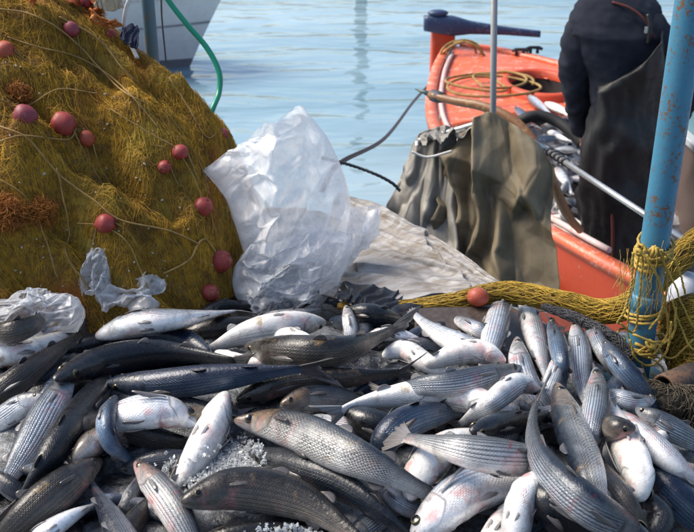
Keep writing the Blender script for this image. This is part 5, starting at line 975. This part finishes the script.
# ============================================================ PERSON
def person():
    Y = 4.85; r = empty('person', (1.50, Y, .32), 'fisherman in dark jumper and black rubber apron, seen from behind, bending over the catch', 'person')
    def skin(name, V, E, R, mat, root_i=0, lv=2, disp=0):
        me = bpy.data.meshes.new(name); me.from_pydata([tuple(np.array(v) - abs_loc(r)) for v in V], E, []); o = bpy.data.objects.new(name, me); COL.objects.link(o); o.parent = r
        md = o.modifiers.new('skin', 'SKIN'); md.use_smooth_shade = True; sv = me.skin_vertices
        if not sv: 
            me.attributes.new  # older API fallback below
        for i, q in enumerate(R): me.skin_vertices[0].data[i].radius = q if isinstance(q, tuple) else (q, q); me.skin_vertices[0].data[i].use_root = (i == root_i)
        s = o.modifiers.new('sub', 'SUBSURF'); s.levels = lv; s.render_levels = lv
        if disp:
            tx_ = bpy.data.textures.new(name + '_folds', 'CLOUDS'); tx_.noise_scale = .11; d = o.modifiers.new('folds', 'DISPLACE'); d.texture = tx_; d.strength = disp; d.mid_level = .5
            tx_ = bpy.data.textures.new(name + '_creases', 'MUSGRAVE') if False else bpy.data.textures.new(name + '_creases', 'STUCCI'); tx_.noise_scale = .05; d = o.modifiers.new('creases', 'DISPLACE'); d.texture = tx_; d.strength = disp * .4; d.mid_level = .5
        me.materials.append(mat); return o
    p = lambda px, py, dy=0: at(px, py, Y + dy)
    M_SKIN = simple('skin', (.28, .13, .085), .5)
    # joints ------------------------------------------------------
    pel = p(618, 178, .02); sp = p(620, 125, .0); ch = p(620, 62, .02); nb = p(612, 14, .08); nk = p(606, 2, .14); hd = p(602, -14, .20)
    ls, le, lw, lh = p(584, 32, .04), p(575, 82, .10), p(583, 130, .22), p(587, 146, .25)
    rs, re, rw, rh = p(650, 30, -.0), p(684, 92, .04), p(668, 138, .22), p(660, 150, .27)
    lk, la = p(604, 245, .0), np.array([1.33, Y + .02, .40]); rk, ra = p(634, 245, -.03), np.array([1.62, Y - .02, .40])
    lt, rt = la + [0, .14, -.05], ra + [0, .14, -.05]
    V = [pel, sp, ch, nb, nk, hd + [0, 0, -.05], hd + [0, 0.01, .06], ls, le, lw, lh, rs, re, rw, rh, p(604, 190), lk, la, lt, p(632, 190), rk, ra, rt]
    E = [(0, 1), (1, 2), (2, 3), (3, 4), (4, 5), (5, 6), (2, 7), (7, 8), (8, 9), (9, 10), (2, 11), (11, 12), (12, 13), (13, 14), (0, 15), (15, 16), (16, 17), (17, 18), (0, 19), (19, 20), (20, 21), (21, 22)]
    R = [(.13, .09), (.125, .09), (.14, .09), .06, .045, (.078, .09), (.07, .082), .06, .043, .03, .036, .06, .043, .03, .036, .09, .062, .045, .04, .09, .062, .045, .04]
    skin('body', V, E, R, M_SKIN)
    # fingers: each its own short chain rooted in the palm, curled round the fish below
    for (w0, h0, s) in ((lw, lh, 1), (rw, rh, -1)):
        ax = (h0 - w0) / np.linalg.norm(h0 - w0)
        for k in range(4):
            b = h0 + np.array([(k - 1.5) * .02, 0, 0]); ln = (.036, .042, .040, .03)[k]
            skin('finger', [b - ax * .02, b + ax * ln * .6, b + ax * ln * 1.2 + [0, .012, 0], b + ax * ln * 1.5 + [0, .032, .004]], [(0, 1), (1, 2), (2, 3)], [.010, .0095, .009, .007], M_SKIN, lv=1)
        b = w0 + ax * .03; skin('thumb', [b, b + [s * .03, .01, -.02], b + [s * .038, .022, -.048]], [(0, 1), (1, 2)], [.012, .011, .008], M_SKIN, lv=1)
    # jumper
    M_J = mat_cloth('jumper_navy', (.014, .017, .026), (.026, .030, .042), .95, 7)
    M_J.node_tree.nodes['Principled BSDF'].inputs['Specular IOR Level'].default_value = .15
    rows = [(-16, 598, 626, .14, .05), (-12, 590, 640, .13, .085), (-5, 584, 650, .10, .105), (4, 577, 656, .07, .12), (16, 572, 660, .04, .13), (34, 571, 662, .01, .14), (55, 580, 662, .0, .13), (80, 592, 658, .0, .115), (110, 595, 652, .0, .105), (150, 592, 650, .0, .10)]
    ys = np.linspace(-16, 150, 90); cols = [np.interp(ys, [q[0] for q in rows], [q[k_] for q in rows]) for k_ in (1, 2, 3, 4)]; G = []
    for y_, a_, b_, dy_, dp_ in zip(ys, *cols):
        c0 = p((a_ + b_) / 2, y_, dy_); hw = (p(b_, y_, dy_)[0] - p(a_, y_, dy_)[0]) / 2
        G.append([c0 + [hw * np.sign(math.cos(t)) * abs(math.cos(t)) ** .85, dp_ * math.sin(t), 0] for t in np.arange(72) / 72 * 2 * math.pi])
    def creased(G, a1, a2, sd):
        G = np.array(G); c0 = G.mean(1, keepdims=True); d = G - c0; d /= np.linalg.norm(d, axis=2, keepdims=True) + 1e-9
        q = G @ np.array([[1, 0, .5], [0, 1, 0], [-.6, 0, 1.]]); return G + d * (ridged(q * [1, 1, 2.2], 5, sd, 3) * a1 + ridged(q, 17, sd + 5, 2) * a2)[..., None]
    G = np.array(G); top = np.repeat(G[:1].mean(1, keepdims=True), 72, 1); G = creased(G, .010, .004, 71); m = MB(); m.grid(np.concatenate([top, G]), True); m.build('jumper', M_J, r)
    def sleeve(pts, rad, sd):
        P = spline(pts, 60); T = np.gradient(P, axis=0); T /= np.linalg.norm(T, axis=1, keepdims=True); n1 = np.cross(T, [0, 1., 0]); n1 /= np.linalg.norm(n1, axis=1, keepdims=True); n2 = np.cross(T, n1); R_ = np.interp(np.linspace(0, 1, 60), np.linspace(0, 1, len(rad)), rad)
        th = np.arange(32) / 32 * 2 * math.pi; G = P[:, None] + R_[:, None, None] * (np.cos(th)[None, :, None] * n1[:, None] + np.sin(th)[None, :, None] * n2[:, None])
        G = creased(G, .009, .005, sd); m = MB(); m.grid(np.concatenate([np.repeat(P[:1, None], 32, 1), G]), True); m.build('sleeve', M_J, r)
        c = MB(); c.tube([P[-4], P[-2], P[-1]], [R_[-1] * 1.05, R_[-1] * 1.06, R_[-1] * .98], 20); c.build('cuff', M_J, r)
    sleeve([p(600, 22, .04), ls, p(577, 58, .07), le, lw * .5 + le * .5, lw], [.07, .092, .078, .068, .060, .048], 81)
    sleeve([p(636, 24, .02), rs, p(668, 62, .02), re, rw * .5 + re * .5, rw], [.07, .092, .078, .068, .060, .048], 91)
    # rubber apron trousers: lofted with folds
    nA = mat_paint('rubber_black', (.004, .0045, .006), .5, scale=7, dirt=(.012, .012, .012), bumpd=.004)
    rows = [(30, 622, 656, .0), (45, 606, 660, .0), (70, 598, 659, .0), (100, 596, 657, .0), (125, 590, 655, .0), (150, 584, 653, .0), (185, 583, 651, 0), (230, 585, 649, 0), (262, 590, 647, 0), (300, 592, 645, 0), (345, 594, 643, 0)]
    G = []; nphi = 56
    ys = np.linspace(30, 345, 70); xl = np.interp(ys, [q[0] for q in rows], [q[1] for q in rows]); xr = np.interp(ys, [q[0] for q in rows], [q[2] for q in rows])
    for gi, (y_, a_, b_) in enumerate(zip(ys, xl, xr)):
        c0 = p((a_ + b_) / 2, y_); hw = (p(b_, y_)[0] - p(a_, y_)[0]) / 2; ring = []
        for t in np.arange(nphi) / nphi * 2 * math.pi:
            e = np.array([math.cos(t) * hw, math.sin(t) * (.185 - .03 * float(sm(0, 20, gi))), 0]); dz = -.22 * max(0, 1 - gi / 14) * (.5 - .5 * math.cos(t)) ** 1.2; ring.append(c0 + e + [0, 0, dz])
        G.append(ring)
    G = np.array(G); c0 = G.mean(1, keepdims=True); d = (G - c0); d /= np.linalg.norm(d, axis=2, keepdims=True) + 1e-9
    q = G.copy(); q[..., 2] *= .45; G = G + d * (ridged(q + [0, 0, 0], 7, 61, 3) * .022 + ridged(G * [1.6, 1.6, .5] + [G[..., 0:1].mean(), 0, 0] + .25 * G[..., 2:3], 6, 67, 3) * .016)[..., None]
    m = MB(); m.grid(G, True); m.build('apron', nA, r, solid=.004)
    # straps over the back, one red
    M_RS = mat_cloth('strap_red', (.10, .02, .015), (.07, .018, .014))
    m = MB(); s = spline([p(612, 2, -.04), p(630, 8, -.075), p(645, 20, -.11), p(654, 38, -.12)], 20); m.tube(s, .006, 8); m.build('strap', M_RS, r)
    m = MB(); s = spline([p(648, 14, -.12), p(650, 28, -.14), p(648, 44, -.14)], 14); m.tube(s, .011, 8); m.build('strap', nA, r)
    m = MB(); m.box(p(646, 30, -.165), (.007, .005, .016)); m.build('buckle', M_STEEL, r, False, .003)
    m = MB(); m.tube(spline([p(612, 205, -.15), p(613, 240, -.16), p(612, 290, -.16)], 12), .010, 8); m.build('strap', M_RS, r)
    # head: hair, cap, ears, nose
    M_H = mat_cloth('cap_dark', (.010, .010, .012), (.02, .02, .024)); m = MB(); m.ball(hd + [0, -.01, .01], (.108, .128, .125), 26, 16); m.build('cap', M_H, r)
    m = MB(); m.ball(hd + [-.02, .125, .03], (.08, .06, .012), 20, 8); m.build('peak', M_H, r)
    m = MB(); m.ball(hd + [0, -.02, -.02], (.094, .098, .085), 24, 14, 0, .08); m.build('hair', simple('hair', (.015, .012, .01), .6), r)
    for s_ in (-1, 1): m = MB(); m.ball(hd + [s_ * .096, .01, -.02], (.012, .022, .034), 12, 8); m.build('ear', M_SKIN, r)
    m = MB(); m.ball(hd + [0, .115, -.03], (.014, .024, .024), 12, 8); m.build('nose', M_SKIN, r)
    m = MB(); m.ball(hd + [0, .095, -.075], (.028, .012, .007), 12, 6); m.build('mouth', simple('lips', (.25, .08, .06), .5), r)
    for s_ in (-1, 1): m = MB(); m.ball(hd + [s_ * .035, .098, -.0], (.013, .01, .009), 12, 8); m.build('eye', simple('eye_white', (.7, .7, .68), .2), r)
person()
